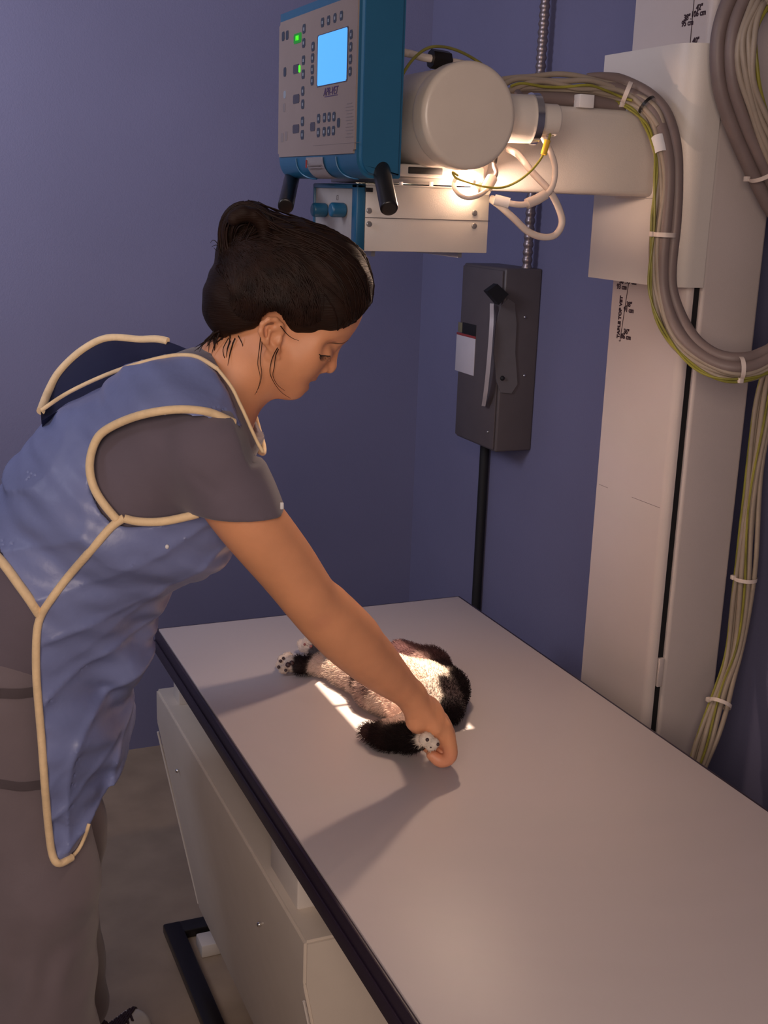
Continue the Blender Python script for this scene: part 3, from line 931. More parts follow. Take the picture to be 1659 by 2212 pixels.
def sdf_mesh(name, f, lo, hi, h, B=14, slack=1.35):
    lo = np.array(lo, float); hi = np.array(hi, float)
    nb = np.maximum(1, np.ceil((hi - lo) / (h * B)).astype(int))
    N = nb * B + 4
    idx = np.array(np.meshgrid(*[np.arange(n) for n in nb], indexing='ij')).reshape(3, -1).T
    half = B * h / 2
    cen = lo + (idx * B + B / 2 + 0.5) * h
    dc = np.concatenate([f(cen[i:i + 1]) for i in range(len(cen))]) if len(cen) < 1 else f_batch(f, cen)
    act = idx[np.abs(dc) < half * 1.7321 * slack + 0.006]
    g = np.arange(B + 2)
    G = np.array(np.meshgrid(g, g, g, indexing='ij')).reshape(3, -1).T
    VI, VP, QF = [], [], []
    S = (N[1] * N[2], N[2], 1)
    E = [((0, 0, 0), (1, 0, 0)), ((0, 1, 0), (1, 1, 0)), ((0, 0, 1), (1, 0, 1)), ((0, 1, 1), (1, 1, 1)),
         ((0, 0, 0), (0, 1, 0)), ((1, 0, 0), (1, 1, 0)), ((0, 0, 1), (0, 1, 1)), ((1, 0, 1), (1, 1, 1)),
         ((0, 0, 0), (0, 0, 1)), ((1, 0, 0), (1, 0, 1)), ((0, 1, 0), (0, 1, 1)), ((1, 1, 0), (1, 1, 1))]
    for bidx in act:
        o = bidx * B
        P = lo + (G + o) * h
        D = f(P).reshape(B + 2, B + 2, B + 2)
        if D.min() > 0 or D.max() < 0: continue
        C = B + 1
        acc = np.zeros((C, C, C, 3)); cnt = np.zeros((C, C, C))
        for e0, e1 in E:
            a = D[e0[0]:e0[0] + C, e0[1]:e0[1] + C, e0[2]:e0[2] + C]
            b = D[e1[0]:e1[0] + C, e1[1]:e1[1] + C, e1[2]:e1[2] + C]
            m = (a < 0) != (b < 0)
            t = np.where(m, a / np.where(m, a - b, 1), 0)
            for ax in range(3):
                acc[..., ax] += np.where(m, e0[ax] + t * (e1[ax] - e0[ax]), 0)
            cnt += m
        ci = np.argwhere(cnt > 0)
        if len(ci) == 0: continue
        pos = acc[cnt > 0] / cnt[cnt > 0][:, None]
        gi = ci + o
        VI.append(gi @ np.array(S)); VP.append(lo + (gi + pos) * h)
        inside = D < 0
        for ax in range(3):
            sl = [slice(1, B + 1)] * 3; sl[ax] = slice(0, B)
            sl2 = list(sl); sl2[ax] = slice(1, B + 1)
            a = inside[tuple(sl)]; b = inside[tuple(sl2)]
            for flag, (x, y) in ((1, (a, b)), (0, (b, a))):
                w = np.argwhere(x & ~y)
                if len(w) == 0: continue
                st = np.array([1, 1, 1]); st[ax] = 0
                w = w + st + o
                u1 = np.zeros(3, int); u1[(ax + 1) % 3] = 1
                u2 = np.zeros(3, int); u2[(ax + 2) % 3] = 1
                q = [w - u1 - u2, w - u2, w, w - u1]
                if not flag: q = q[::-1]
                QF.append(np.stack([c @ np.array(S) for c in q], 1))
    VI = np.concatenate(VI); VP = np.concatenate(VP); QF = np.concatenate(QF)
    ids, first = np.unique(VI, return_index=True)
    V = VP[first]
    F = np.searchsorted(ids, QF)
    ok = (F < len(ids)).all(1)
    F = F[ok]; ok = (ids[F] == QF[ok]).all(1); F = F[ok]
    me = bpy.data.meshes.new(name)
    me.from_pydata(V.tolist(), [], F.tolist())
    return me, V, F


def f_batch(f, cen):
    out = np.empty(len(cen))
    for i in range(0, len(cen), 50000):
        c = cen[i:i + 50000]
        # a far point keeps every primitive in the union
        out[i:i + 50000] = f(np.vstack([c, [[50, 50, 50]]]))[:-1]
    return out


def laplace(V, F, n=2, lam=0.5):
    e = np.vstack([F[:, [0, 1]], F[:, [1, 2]], F[:, [2, 3]], F[:, [3, 0]]])
    for _ in range(n):
        acc = np.zeros_like(V); c = np.zeros(len(V))
        for k in range(3):
            acc[:, k] = np.bincount(e[:, 0], V[e[:, 1], k], len(V)) + np.bincount(e[:, 1], V[e[:, 0], k], len(V))
        c = np.bincount(e[:, 0], minlength=len(V)) + np.bincount(e[:, 1], minlength=len(V))
        V = V + lam * (acc / np.maximum(c, 1)[:, None] - V)
    return V


def set_co(me, V): me.vertices.foreach_set('co', V.astype(np.float32).ravel())


def vcolor(me, Cc, name='Col'):
    a = me.color_attributes.new(name, 'FLOAT_COLOR', 'POINT')
    a.data.foreach_set('color', np.hstack([Cc, np.ones((len(Cc), 1))]).astype(np.float32).ravel())


# ================================================================ the woman
# head axes: forward (nose), up, and towards her left side
HF = _n(PU * math.cos(math.radians(20)) - PZ * math.sin(math.radians(20)))
HU = _n(PU * math.sin(math.radians(20)) + PZ * math.cos(math.radians(20)))
AX = [HF, PV, HU]
FN = _n(PU * 0.78 - PZ * 0.62)           # out of the face
FD = _n(-PU * 0.62 - PZ * 0.78)          # down the face
FX = [FN, PV, FD]


def Wc(px, py, q): return W(px, py, q)


def near_q(px, py, q):
    """point q to the side of the middle plane straight across from the pixel's point in that plane"""
    return W(px, py, 0) + PV * q


N_ = near_q
woman = thing('person', (0.25, 1.62, 0.0), 'woman in blue apron over grey scrubs leaning across the table, dark hair in a bun', 'person')

head = [
    ell(N_(622, 608, 0), (0.083, 0.069, 0.074), AX, 0.02),
    ell(N_(690, 655, 0), (0.058, 0.064, 0.058), AX, 0.03),
    ecap(N_(690, 707, 0), N_(642, 795, 0), PV, 0.055, 0.034, 0.032, 0.0175, 0.015),
    ell(N_(610, 745, 0), (0.055, 0.058, 0.055), AX, 0.03),
    ecap(N_(600, 796, 0), N_(630, 814, 0), PV, 0.045, 0.026, 0.028, 0.019, 0.015),
    ell(N_(627, 832, 0), (0.0150, 0.018, 0.0128), FX, 0.010),
    ell(N_(639, 838, 0), (0.0085, 0.014, 0.0085), FX, 0.008),
    cap(N_(736, 719, -0.012), N_(716, 719, -0.040), 0.0075, 0.007, 0.010),
    cap(N_(736, 719, 0.012), N_(716, 719, 0.040), 0.0075, 0.007, 0.010),
    cap(N_(741, 703, 0), N_(729, 731, 0), 0.012, 0.0045, 0.008),
    cap(N_(725, 740, 0), N_(714, 785, 0), 0.0050, 0.0080, 0.008),
    ell(N_(711, 792, 0), (0.0092, 0.0095, 0.0088), FX, 0.004),
    ell(N_(695, 791, -0.011), (0.0095, 0.0065, 0.0070), FX, 0.006),
    ell(N_(695, 791, 0.011), (0.0095, 0.0065, 0.0070), FX, 0.006),
    ell(N_(671, 805, 0), (0.010, 0.024, 0.0105), FX, 0.005),
    ell(N_(674, 812, 0), (0.0075, 0.019, 0.0040), FX, 0.002),
    ell(N_(655, 831, 0), (0.0090, 0.017, 0.0040), FX, 0.002),
]
for s in (-1, 1):
    head += [
        cap(N_(592, 772, s * 0.047), N_(628, 832, s * 0.020), 0.013, 0.011, 0.025),
        ell(N_(660, 765, s * 0.037), (0.019, 0.019, 0.026), FX, 0.02),
        ell(N_(690, 733, s * 0.046), (0.013, 0.010, 0.018), FX, 0.015),
    ]
neck = [
    ecap(N_(553, 765, 0), N_(462, 872, 0), PV, 0.051, 0.047, 0.062, 0.055, 0.03),
    cap(N_(588, 770, -0.045), N_(500, 868, -0.020), 0.011, 0.010, 0.025),
    cap(N_(500, 790, 0), N_(420, 900, 0), 0.040, 0.05, 0.03),
]
ear = []
for s in (-1, 1):
    pts = [(604, 758, .066), (590, 742, .070), (575, 722, .076), (569, 702, .080), (573, 686, .081), (586, 677, .080), (600, 678, .076), (611, 690, .072), (613, 706, .069)]
    for a, b in zip(pts[:-1], pts[1:]):
        ear.append(cap(N_(a[0], a[1], s * a[2]), N_(b[0], b[1], s * b[2]), 0.0032, 0.0032, 0.003))
    ear.append(ecap(N_(597, 745, s * 0.066), N_(591, 693, s * 0.073), HF, 0.008, 0.003, 0.012, 0.003, 0.005))
    ear.append(ell(N_(588, 752, s * 0.067), (0.0065, 0.0035, 0.0075), AX, 0.004))
    ear.append(cap(N_(583, 725, s * 0.076), N_(588, 700, s * 0.077), 0.0022, 0.0022, 0.003))
    ear.append(cap(N_(588, 700, s * 0.077), N_(604, 698, s * 0.074), 0.0022, 0.0022, 0.003))
    ear.append(ell(N_(606, 722, s * 0.071), (0.004, 0.004, 0.006), AX, 0.004))


def limb(pts, n=4, k=0.003, k0=0.02):
    # pts: px, py, q, radius - a smooth tapering tube of many short capsules
    P = spline([np.append(W(a, b, q), r) for (a, b, q, r) in pts], n)
    return [cap(P[i][:3], P[i + 1][:3], P[i][3], P[i + 1][3], k0 if i == 0 else k) for i in range(len(P) - 1)]


arm = limb([(420, 975, -.150, .040), (480, 1045, -.157, .0415), (530, 1112, -.158, .0415), (575, 1168, -.148, .0405), (618, 1222, -.132, .0388), (660, 1280, -.116, .0362), (692, 1322, -.100, .0352),
            (722, 1350, -.085, .0372), (755, 1381, -.066, .0382), (795, 1418, -.040, .0360), (832, 1453, -.015, .0305), (862, 1480, .004, .0248), (888, 1502, .020, .0208)])
arm += [
    cap(W(716, 1300, -.09), W(770, 1365, -.06), 0.014, 0.016, 0.03),
]
arm += limb([(450, 960, .150, .040), (520, 1070, .200, .042), (580, 1180, .27, .038), (630, 1270, .33, .034), (660, 1315, .37, .031), (685, 1350, .41, .026), (702, 1372, .44, .021)])
arm += [
    # shoulders, chest under the clothes
    ecap(W(430, 930, 0), W(300, 1060, 0), PV, 0.12, 0.06, 0.13, 0.09, 0.03),
    ecap(W(300, 1060, 0), W(30, 1420, 0), PV, 0.14, 0.10, 0.14, 0.10, 0.04),
    cap(W(450, 915, -.03), W(420, 970, -.12), 0.035, 0.035, 0.04),
    cap(W(450, 915, .03), W(450, 950, .12), 0.035, 0.035, 0.04),
]
hand = []


def chain(pts, rs, k=0.006):
    P = spline([np.append(W(*p), r) for p, r in zip(pts, rs)], 3)
    for i in range(len(P) - 1):
        hand.append(cap(P[i][:3], P[i + 1][:3], P[i][3], P[i + 1][3], 0.0022 if i else 0.008))


hand.append(ecap(W(888, 1502, .022), W(928, 1545, .046), PV, .023, .0195, .034, .0195, .012))
hand.append(ecap(W(928, 1545, .050), W(956, 1582, .066), PV, .036, .0195, .037, .0180, .012))
chain([(958, 1572, .034), (970, 1603, .032), (972, 1633, .034), (953, 1644, .038), (933, 1631, .042)], [.0122, .0106, .0102, .0094, .0084])
chain([(955, 1565, .056), (965, 1590, .056), (964, 1616, .056), (944, 1626, .056), (919, 1611, .056)], [.0120, .0104, .0098, .0086, .0078])
chain([(950, 1555, .076), (960, 1580, .078), (957, 1603, .078), (938, 1608, .076), (924, 1598, .074)], [.0118, .0100, .0094, .0086, .0076])
chain([(942, 1548, .094), (952, 1566, .097), (948, 1584, .097), (934, 1590, .094), (924, 1584, .090)], [.0102, .0088, .0082, .0076, .0068])
hand.append(cap(W(893, 1525, .022), W(899, 1558, .024), .0165, .0135, .010))
chain([(899, 1558, .024), (908, 1578, .046), (928, 1590, .066)], [.0140, .0108, .0085])
# left hand resting on the cat's hip, mostly hidden
hand.append(ecap(W(702, 1372, .44), W(716, 1385, .455), PV, .026, .014, .030, .013, .012))
for k in range(4):
    q = .425 + .019 * k
    chain([(716, 1386, q + .004), (728, 1394, q + .004), (730, 1404, q)], [.0092, .0084, .0074])
chain([(704, 1378, .425), (706, 1392, .405), (712, 1402, .40)], [.012, .0095, .0075])

body_u = union(head + neck + ear + arm + hand)
sub_p = []
for s in (-1, 1):
    sub_p.append((ell(N_(698, 799, s * 0.0085), (0.0045, 0.003, 0.004), FX), 0.002))
    sub_p.append((ell(N_(604, 712, s * 0.081), (0.0075, 0.007, 0.010), AX), 0.004))
sub_p.append((ell(N_(668, 822, 0), (0.0170, 0.0230, 0.0042), FX), 0.002))
lids = []
for s in (-1, 1):
    sub_p.append((ell(N_(722, 752, s * 0.050), (0.0150, 0.0195, 0.0105), FX), 0.014))
    lids.append(ell(N_(697, 754, s * 0.0325), (0.0122, 0.0135, 0.0118), FX))
    lids.append(cap(N_(707, 761, s * 0.040), N_(712, 762, s * 0.024), 0.0022, 0.0022))


def body_f(P):
    d = body_u(P)
    for p, k in sub_p:
        d = smax(d, -p.f(P), k)
    for p in lids:
        d = smin(d, p.f(P), 0.007)
    return d


H0 = 0.0017
me, V, F = sdf_mesh('body', body_f, (-0.10, 1.10, 0.72), (0.86, 2.06, 1.62), H0)
V = laplace(V, F, 1, 0.5)
set_co(me, V)
# skin tone: plain, with lips, brows and lids marked, shade painted into mouth opening and nostrils
base = np.tile(np.array([0.74, 0.33, 0.165]), (len(V), 1))


def tint(c, rad, col, amt, axes=None):
    q = V - c
    if axes is not None: q = q @ np.array(axes).T
    w = np.clip(1.0 - np.linalg.norm(q / np.array(rad), axis=1), 0, 1)
    w = np.minimum(w * 2.0, 1)[:, None] * amt
    base[:] = base * (1 - w) + np.array(col) * w


tint(N_(679, 811, 0), (0.008, 0.024, 0.007), (0.42, 0.13, 0.10), 0.7, FX)
tint(N_(660, 831, 0), (0.010, 0.021, 0.007), (0.42, 0.13, 0.10), 0.7, FX)
tint(N_(668, 822, 0), (0.012, 0.015, 0.005), (0.10, 0.03, 0.03), 0.9, FX)  # shade inside the parted lips, put into the colour
for s in (-1, 1):
    for (a, b) in ((737, 722), (727, 723), (717, 727)):
        tint(N_(a, b, s * (0.014 + (737 - a) * 0.0011)), (0.008, 0.010, 0.0035), (0.16, 0.07, 0.04), 0.6, FX)
    tint(N_(700, 797, s * 0.009), (0.006, 0.005, 0.004), (0.15, 0.05, 0.04), 0.8, FX)  # nostril shade, put into the colour
tint(W(690, 1335, -.13), (0.02, 0.02, 0.02), (0.52, 0.20, 0.12), 0.3)
tint(W(955, 1640, .03), (0.03, 0.03, 0.03), (0.74, 0.30, 0.18), 0.6)
vcolor(me, base)
body = link('body', me, M['skin'], woman, smooth=175)

# lashes, nails
for s in (-1, 1):
    pts = spline([N_(691, 755, s * .060), N_(699, 761, s * .060), N_(708, 764, s * .058), N_(717, 764, s * .050)], 4)
    for _ in range(25):
        dv = f_batch(body_f, np.array(pts))
        pts = [p - _n(FN * .5 + PV * s) * v_ * .8 for p, v_ in zip(pts, dv)]
    MB().tube(pts, 0.0007, 5).build('eyelid_crease', M['lash'], woman)
    for k in range(11):
        p = pts[min(k + 2, len(pts) - 1)]
        d = _n(FN * 0.5 + FD * 0.9 + PV * s * 0.7)
        MB().tube([p, p + d * 0.0040, p + d * 0.0068 + FN * 0.002], [0.0004, 0.0003, 0.0001], 4).build('eyelash', M['lash'], woman)

for s in (-1, 1):
    for k in range(24):
        f_ = k / 23
        p = N_(700 + 42 * f_, 727 - 4 * f_ + 3 * math.sin(f_ * 3), 0) + PV * s * (0.0485 - 0.034 * f_ ** 1.3)
        q_ = p + FN * 0.010
        # settle on the skin from outside
        for _ in range(20):
            v_ = float(body_f(np.vstack([q_, [[50, 50, 50]]]))[0]); q_ = q_ - _n(FN * .6 + PV * s * .8) * v_ * .8
        MB().tube([q_, q_ - HF * 0.006 + HU * .0012 + FN * .001], [0.0013, 0.0005], 4, cap=False).build('eyebrow_hair', M['lash'], woman)

# ---------------------------------------------------------------- hair
UZ = np.array([PU, PZ]).T
hp = [
    ell(N_(632, 594, 0), (0.090, 0.078, 0.072), AX, 0.03),
    ell(N_(712, 618, 0), (0.052, 0.067, 0.060), AX, 0.03),
    ell(N_(716, 655, 0), (0.042, 0.066, 0.040), AX, 0.03),
    ell(N_(600, 655, 0), (0.070, 0.078, 0.045), AX, 0.03),
    ell(N_(498, 650, 0), (0.034, 0.052, 0.042), AX, 0.03),
    ell(N_(530, 610, 0), (0.036, 0.058, 0.060), AX, 0.03),
    ell(N_(527, 700, 0), (0.026, 0.048, 0.024), AX, 0.03),
    ell(N_(536, 500, 0), (0.032, 0.036, 0.034), AX, 0.012),
    ell(N_(512, 540, 0), (0.025, 0.034, 0.030), AX, 0.012),
    ell(N_(558, 530, 0), (0.024, 0.034, 0.034), AX, 0.012),
    ell(N_(548, 468, 0), (0.022, 0.024, 0.018), AX, 0.010),
    ell(N_(500, 500, 0.004), (0.016, 0.026, 0.022), AX, 0.008),
]
# coils of the bun
for (ph, r0) in ((0.2, 0.026), (2.3, 0.022), (4.2, 0.024)):
    ring = []
    for k in range(10):
        a = ph + k / 9 * 4.6
        c = N_(534, 510, 0)
        ring.append(c + (HF * math.cos(a) * 1.0 + HU * math.sin(a) * 1.25) * r0 + PV * (-0.030 + 0.004 * k * (1 if ph < 3 else -1)))
    for a, b in zip(ring[:-1], ring[1:]):
        hp.append(cap(a, b, 0.0095, 0.0095, 0.002))
hu = union(hp)
face_poly = [(767, 698), (740, 711), (711, 722), (690, 724), (660, 722), (640, 722), (628, 712), (618, 696), (610, 678), (597, 668), (578, 672), (566, 684), (562, 700),
             (548, 712), (528, 716), (512, 722), (492, 728), (470, 760), (480, 960), (950, 960), (950, 620), (800, 668)]


def uz(px, py, q=-0.06):
    p = N_(px, py, 0) if q == 0 else N_(px, py, 0)
    return (p @ PU, p[2])


def near_poly(pts, q):
    out = []
    for (px, py) in pts:
        p = W(px, py, q)
        out.append((p @ PU, p[2]))
    return out


fp = near_poly(face_poly, -0.055)


def hair_f(P):
    d = hu(P)
    X = np.stack([P @ PU, P[:, 2], P @ PV - Q0], 1)
    ang = X[:, 0] * 0.5 + X[:, 1] * 0.6
    d = d + 0.0006 * np.sin(X[:, 1] * 190 + X[:, 0] * 130 + 60 * X[:, 2] + 2 * np.sin(X[:, 0] * 45))
    g = poly2(X[:, :2], fp)
    return smax(d, -g, 0.006)


me, V, F = sdf_mesh('hair', hair_f, tuple(N_(430, 870, 0) - [0.05, 0.16, 0.0]), tuple(N_(820, 420, 0) + [0.05, 0.16, 0.02]), 0.0024)
V = laplace(V, F, 1, 0.4); set_co(me, V)
hair = link('hair', me, M['hair'], woman, smooth=175)
# combed strands lying on the hair, drawn back into the bun
sm2 = MB(); rr = random.Random(11)
ctr = N_(610, 620, 0)


def onto(PP, f, lift):
    d = PP - ctr; L = np.linalg.norm(d, axis=1); d = d / L[:, None]
    t_ = L.copy()
    for _ in range(16):
        t_ -= f_batch(f, ctr + d * t_[:, None]) * 0.85
    return ctr + d * (t_ + lift)[:, None]


bunc = N_(536, 520, 0)
starts = []
for k in range(430):
    w = rr.random()
    e = [(770, 700), (740, 712), (705, 722), (660, 724), (630, 716), (612, 690), (596, 676), (560, 700), (520, 716), (490, 715), (462, 690), (448, 655), (452, 625)]
    t_ = w * (len(e) - 1); i0 = min(int(t_), len(e) - 2); f0 = t_ - i0
    px = e[i0][0] * (1 - f0) + e[i0 + 1][0] * f0; py = e[i0][1] * (1 - f0) + e[i0 + 1][1] * f0
    q = -0.10 if w > 0.12 else rr.uniform(-0.06, 0.06)
    starts.append((N_(px - 2, py - 6, q), w))
paths = []
for P0, w in starts:
    n = 13; path = []
    mid = ctr + HU * 0.075 * (1 - w) + PV * (-0.09 if w > .12 else (P0 @ PV - Q0) * 1.2) + HF * (0.04 - 0.10 * w)
    a_ = P0 + rr.uniform(-.004, .004) * HU
    m_ = mid + HU * rr.uniform(-.045, .03) + HF * rr.uniform(-.02, .02)
    e_ = bunc - PV * 0.03 + HF * rr.uniform(-.025, .02) + HU * rr.uniform(-.045, -.01)
    for k in range(n):
        t_ = k / (n - 1)
        b_ = (1 - t_) ** 2 * a_ + 2 * t_ * (1 - t_) * m_ + t_ ** 2 * e_
        path.append(b_)
    paths.append(path)
allp = onto(np.array(paths).reshape(-1, 3), hair_f, np.repeat(rng.uniform(.0003, .0011, len(paths)), 13)).reshape(len(paths), 13, 3)
for path in allp:
    sm2.tube(path, [0.0009] * 11 + [0.0006, 0.0002], 4, cap=False)
for k in range(130):
    # loose turns of the bun
    a0 = rr.uniform(0, 6.28); L = rr.uniform(1.2, 3.0); rad = rr.uniform(.012, .036); off = rr.uniform(-.034, -.010)
    path = []
    for j in range(11):
        a = a0 + L * j / 10
        path.append(N_(534, 508, 0) + (HF * math.cos(a) + HU * math.sin(a) * 1.22) * rad * (1 + .05 * math.sin(3 * a)) + PV * (off - .012 * math.cos((rad - .012) / .024 * 1.5) + .003 * math.sin(2 * a)))
    sm2.tube(path, [0.0012] * 9 + [.0008, .0003], 4, cap=False)
ho = sm2.build('combed_strands', M['hair2'], woman, smooth=175)
ho['kind'] = 'stuff'
strands = [
    [(574, 700), (571, 735), (568, 762), (571, 790), (566, 815), (556, 835)],
    [(570, 705), (566, 740), (563, 770), (568, 800), (560, 830)],
    [(604, 735), (596, 750), (590, 768), (588, 790), (597, 812), (612, 832), (630, 845)],
    [(606, 738), (600, 752), (597, 775), (594, 795), (603, 815), (618, 828)],
    [(610, 690), (622, 706), (634, 716), (648, 722)],
    [(500, 720), (488, 745), (494, 770), (505, 790), (512, 815)],
    [(520, 715), (530, 740), (524, 770), (514, 800)],
    [(480, 540), (470, 522), (462, 518), (456, 524)], [(478, 530), (468, 528), (460, 532)],
    [(480, 548), (470, 540), (464, 534)], [(490, 470), (478, 480), (474, 500)],
]
for i, st_ in enumerate(strands):
    q = -0.080 if 0 <= i <= 4 else (-0.052 if i in (5, 6) else -0.02)
    qs = [q + (0.0035 * k if i in (2, 3) else 0.002 * k) for k in range(len(st_))]
    p = spline([N_(a, b, qq) for (a, b), qq in zip(st_, qs)], 6)
    n = len(p)
    MB().tube(p, [0.0007 * (1 - 0.7 * k / n) for k in range(n)], 5).build('hair_strand', M['hair'], woman)
r2 = random.Random(3)
for i in range(46):
    bx_, by_ = r2.choice([(500, 722), (480, 712), (512, 724), (492, 716)])
    a = N_(bx_ + r2.uniform(-14, 14), by_ + r2.uniform(-10, 6), r2.uniform(-.045, -.01))
    d = _n(-PU * r2.uniform(-.2, 1.0) - PZ * r2.uniform(0.3, 1) - PV * 0.2)
    L = r2.uniform(.015, .04)
    d2 = _n(d + PU * r2.uniform(-.5, .6) - PZ * .2)
    MB().tube([a, a + d * L * .5, a + d * L * .5 + d2 * L * .5], [.0012, .0009, .0002], 4).build('hair_strand', M['hair'], woman)

# ---------------------------------------------------------------- torso shape shared by the clothes
TS = [
    ecap(W(-40, 1480, 0), W(132, 1228, 0), PV, .165, .116, .145, .106, 0.05),
    ecap(W(132, 1228, 0), W(285, 1055, 0), PV, .145, .106, .160, .112, 0.05),
    ecap(W(285, 1055, 0), W(405, 925, 0), PV, .160, .112, .165, .084, 0.05),
    ecap(W(405, 925, 0), W(468, 868, 0), PV, .165, .080, .095, .066, 0.05),
    ell(W(405, 1105, -.06), (.055, .065, .055), None, 0.05),
    ell(W(415, 1105, .06), (.055, .065, .055), None, 0.05),
    ell(W(120, 1330, 0), (.09, .12, .09), None, 0.06),
]
torso_f = union(TS)


def folds(P, amp, s=1.0, seed=0.0):
    x = P @ PU * s; z = P[:, 2] * s; y = P @ PV * s
    return amp * (np.sin(38 * x + 22 * z + 3.0 * np.sin(17 * z + seed) + seed) * 0.5 + 0.5 * np.sin(61 * z - 33 * x + 2.2 * np.sin(25 * x + seed) + 19 * y) * 0.6
                  + 0.35 * np.sin(95 * x + 70 * z + 2 * np.sin(40 * y + seed)))


# scrub top: torso and two sleeves cut at the hem
zr = W(430, 1104, -.16)[2]
sl_r = union([ecap(W(400, 955, -.135), W(452, 985, -.155), PV, 0.052, .050, .054, .058, 0.03),
              ecap(W(452, 985, -.155), W(530, 1135, -.160), PV, .054, .057, .056, .0575, 0.02),
              cap(W(470, 915, -.05), W(430, 955, -.12), .040, .046, .03)])
sl_l = union([ecap(W(400, 950, .135), W(450, 985, .165), PV, .055, .054, .055, .056, 0.03),
              ecap(W(450, 985, .165), W(515, 1085, .205), PV, .055, .056, .055, .058, 0.03)])
zl = W(515, 1070, .20)[2]


def shirt_f(P):
    d = torso_f(P) - 0.004
    r = smax(sl_r(P) - folds(P, 0.0045, 0.6, 1.3), zr - P[:, 2], 0.003)
    l = smax(sl_l(P), zl - P[:, 2], 0.003)
    d = smin(smin(d, r, 0.02), l, 0.02)
    # neck opening
    d = smax(d, -(union_neck(P) - 0.004), 0.004)
    X = np.stack([P @ PU, P[:, 2]], 1)
    d = np.maximum(d, -poly2(X, collar))
    d = smax(d, -poly2(X, sleeve_cut), 0.012)
    for c_ in sleeve_creases:
        d = smax(d, -c_.f(P), 0.010)
    return d


collar = near_poly([(415, 722), (440, 738), (462, 775), (490, 815), (515, 862), (534, 905), (545, 940), (556, 960), (700, 960), (700, 600), (400, 600)], -0.05)
sleeve_cut = near_poly([(540, 925), (574, 985), (598, 1040), (618, 1102), (800, 1102), (800, 925)], -0.165)
union_neck = union([ecap(N_(560, 765, 0), N_(478, 850, 0), PV, .051, .047, .056, .050, 0.02), cap(N_(520, 900, 0), N_(480, 850, 0), .03, .04, 0.03)])
sleeve_creases = [cap(W(265, 965, -.232), W(350, 1030, -.238), .003, .004), cap(W(350, 1030, -.238), W(400, 1095, -.236), .004, .005),
                  cap(W(380, 990, -.240), W(470, 1050, -.240), .002, .004), cap(W(300, 1070, -.228), W(400, 1085, -.236), .003, .003)]
sleeve_creases = [cap(W(px0, py0, -.150) - PV * dd, W(px1, py1, -.150) - PV * dd, ra, rb) for (px0, py0, px1, py1, dd, ra, rb) in
                  ((250, 962, 340, 1020, .066, .004, .005), (340, 1020, 392, 1095, .066, .005, .006), (395, 985, 480, 1040, .067, .003, .0045), (290, 1065, 385, 1088, .062, .004, .004), (505, 1000, 575, 1060, .066, .003, .004))]
me, V, F = sdf_mesh('scrub_top', shirt_f, (-0.05, 1.15, 0.95), (0.62, 2.0, 1.46), 0.0036)
V = laplace(V, F, 2, 0.5); set_co(me, V)
top = link('scrub_top', me, M['scrub'], woman, smooth=175)
hem = [W(px, 1098, q) for px, q in ()]
# small tag at the sleeve hem
c = W(609, 1093, -.20)
MB().box(c - [.002, .001, .004], c + [.002, .002, .004], .0006).build('sleeve_tag', M['tape'], woman)

# trousers
PT = [
    ecap(W(-30, 1490, 0), W(60, 1360, 0), PV, .170, .125, .15, .115, 0.05),
    cap(W(5, 1500, -.085), W(72, 1900, -.095), .100, .082, 0.03), cap(W(72, 1900, -.095), W(92, 2250, -.085), .082, .078, 0.03),
    cap(W(92, 2250, -.085), W(100, 2560, -.08), .078, .075, 0.03),
    cap(W(35, 1500, .085), W(112, 1790, .11), .098, .075, 0.03), cap(W(112, 1790, .11), W(128, 1990, .19), .075, .062, 0.03),
    cap(W(128, 1990, .19), W(168, 2165, .27), .062, .056, 0.03),
]
pt_u = union(PT)


def pants_f(P):
    x = P @ PU; z = P[:, 2]
    w = np.exp(-((z - 0.52) / 0.10) ** 2)
    return pt_u(P) - folds(P, 0.005, 0.42, 4.0) - w * 0.0035 * np.sin(60 * z - 85 * x + 2.5 * np.sin(30 * x + 14 * z)) * (0.5 + 0.5 * np.sin(23 * z + 1))


me, V, F = sdf_mesh('scrub_trousers', pants_f, (-0.25, 1.2, 0.04), (0.55, 2.1, 1.12), 0.0045)
V = laplace(V, F, 2, 0.5); set_co(me, V)
pants = link('scrub_trousers', me, M['pants'], woman, smooth=175)

def on_f(px, py, f, q=-.17):
    r = ray(px, py); r = r / np.linalg.norm(r); t = 1.0
    for _ in range(200):
        P = CAM + r * t
        d = float(f(np.vstack([P, [[50, 50, 50]]]))[0])
        if d < 0.0004: return P
        t += max(d * .7, .0006)
        if t > 2.6: break
    return W(px, py, q)


for pts in ([(-30, 1506), (0, 1507), (40, 1508), (78, 1503)], [(-30, 1700), (0, 1702), (45, 1708), (88, 1704)]):
    sp3 = spline([(a, b, 0) for a, b in pts], 5)
    P = [on_f(p[0], p[1], pants_f) for p in sp3]
    fl_ = MB()
    vrow = []
    for p in P:
        o = _n(CAM - p)
        vrow.append([fl_.bm.verts.new(p + o * .0015 + PZ * .012), fl_.bm.verts.new(p + o * .0045 + PZ * .002), fl_.bm.verts.new(p + o * .0040 - PZ * .001), fl_.bm.verts.new(p - o * .003 - PZ * .001)])
    for i in range(len(vrow) - 1):
        for k in range(3): fl_.bm.faces.new((vrow[i][k], vrow[i][k + 1], vrow[i + 1][k + 1], vrow[i + 1][k]))
    bmesh.ops.solidify(fl_.bm, geom=fl_.bm.faces[:], thickness=0.0015)
    fl_.build('pocket_flap', M['pants'], woman, smooth=50)

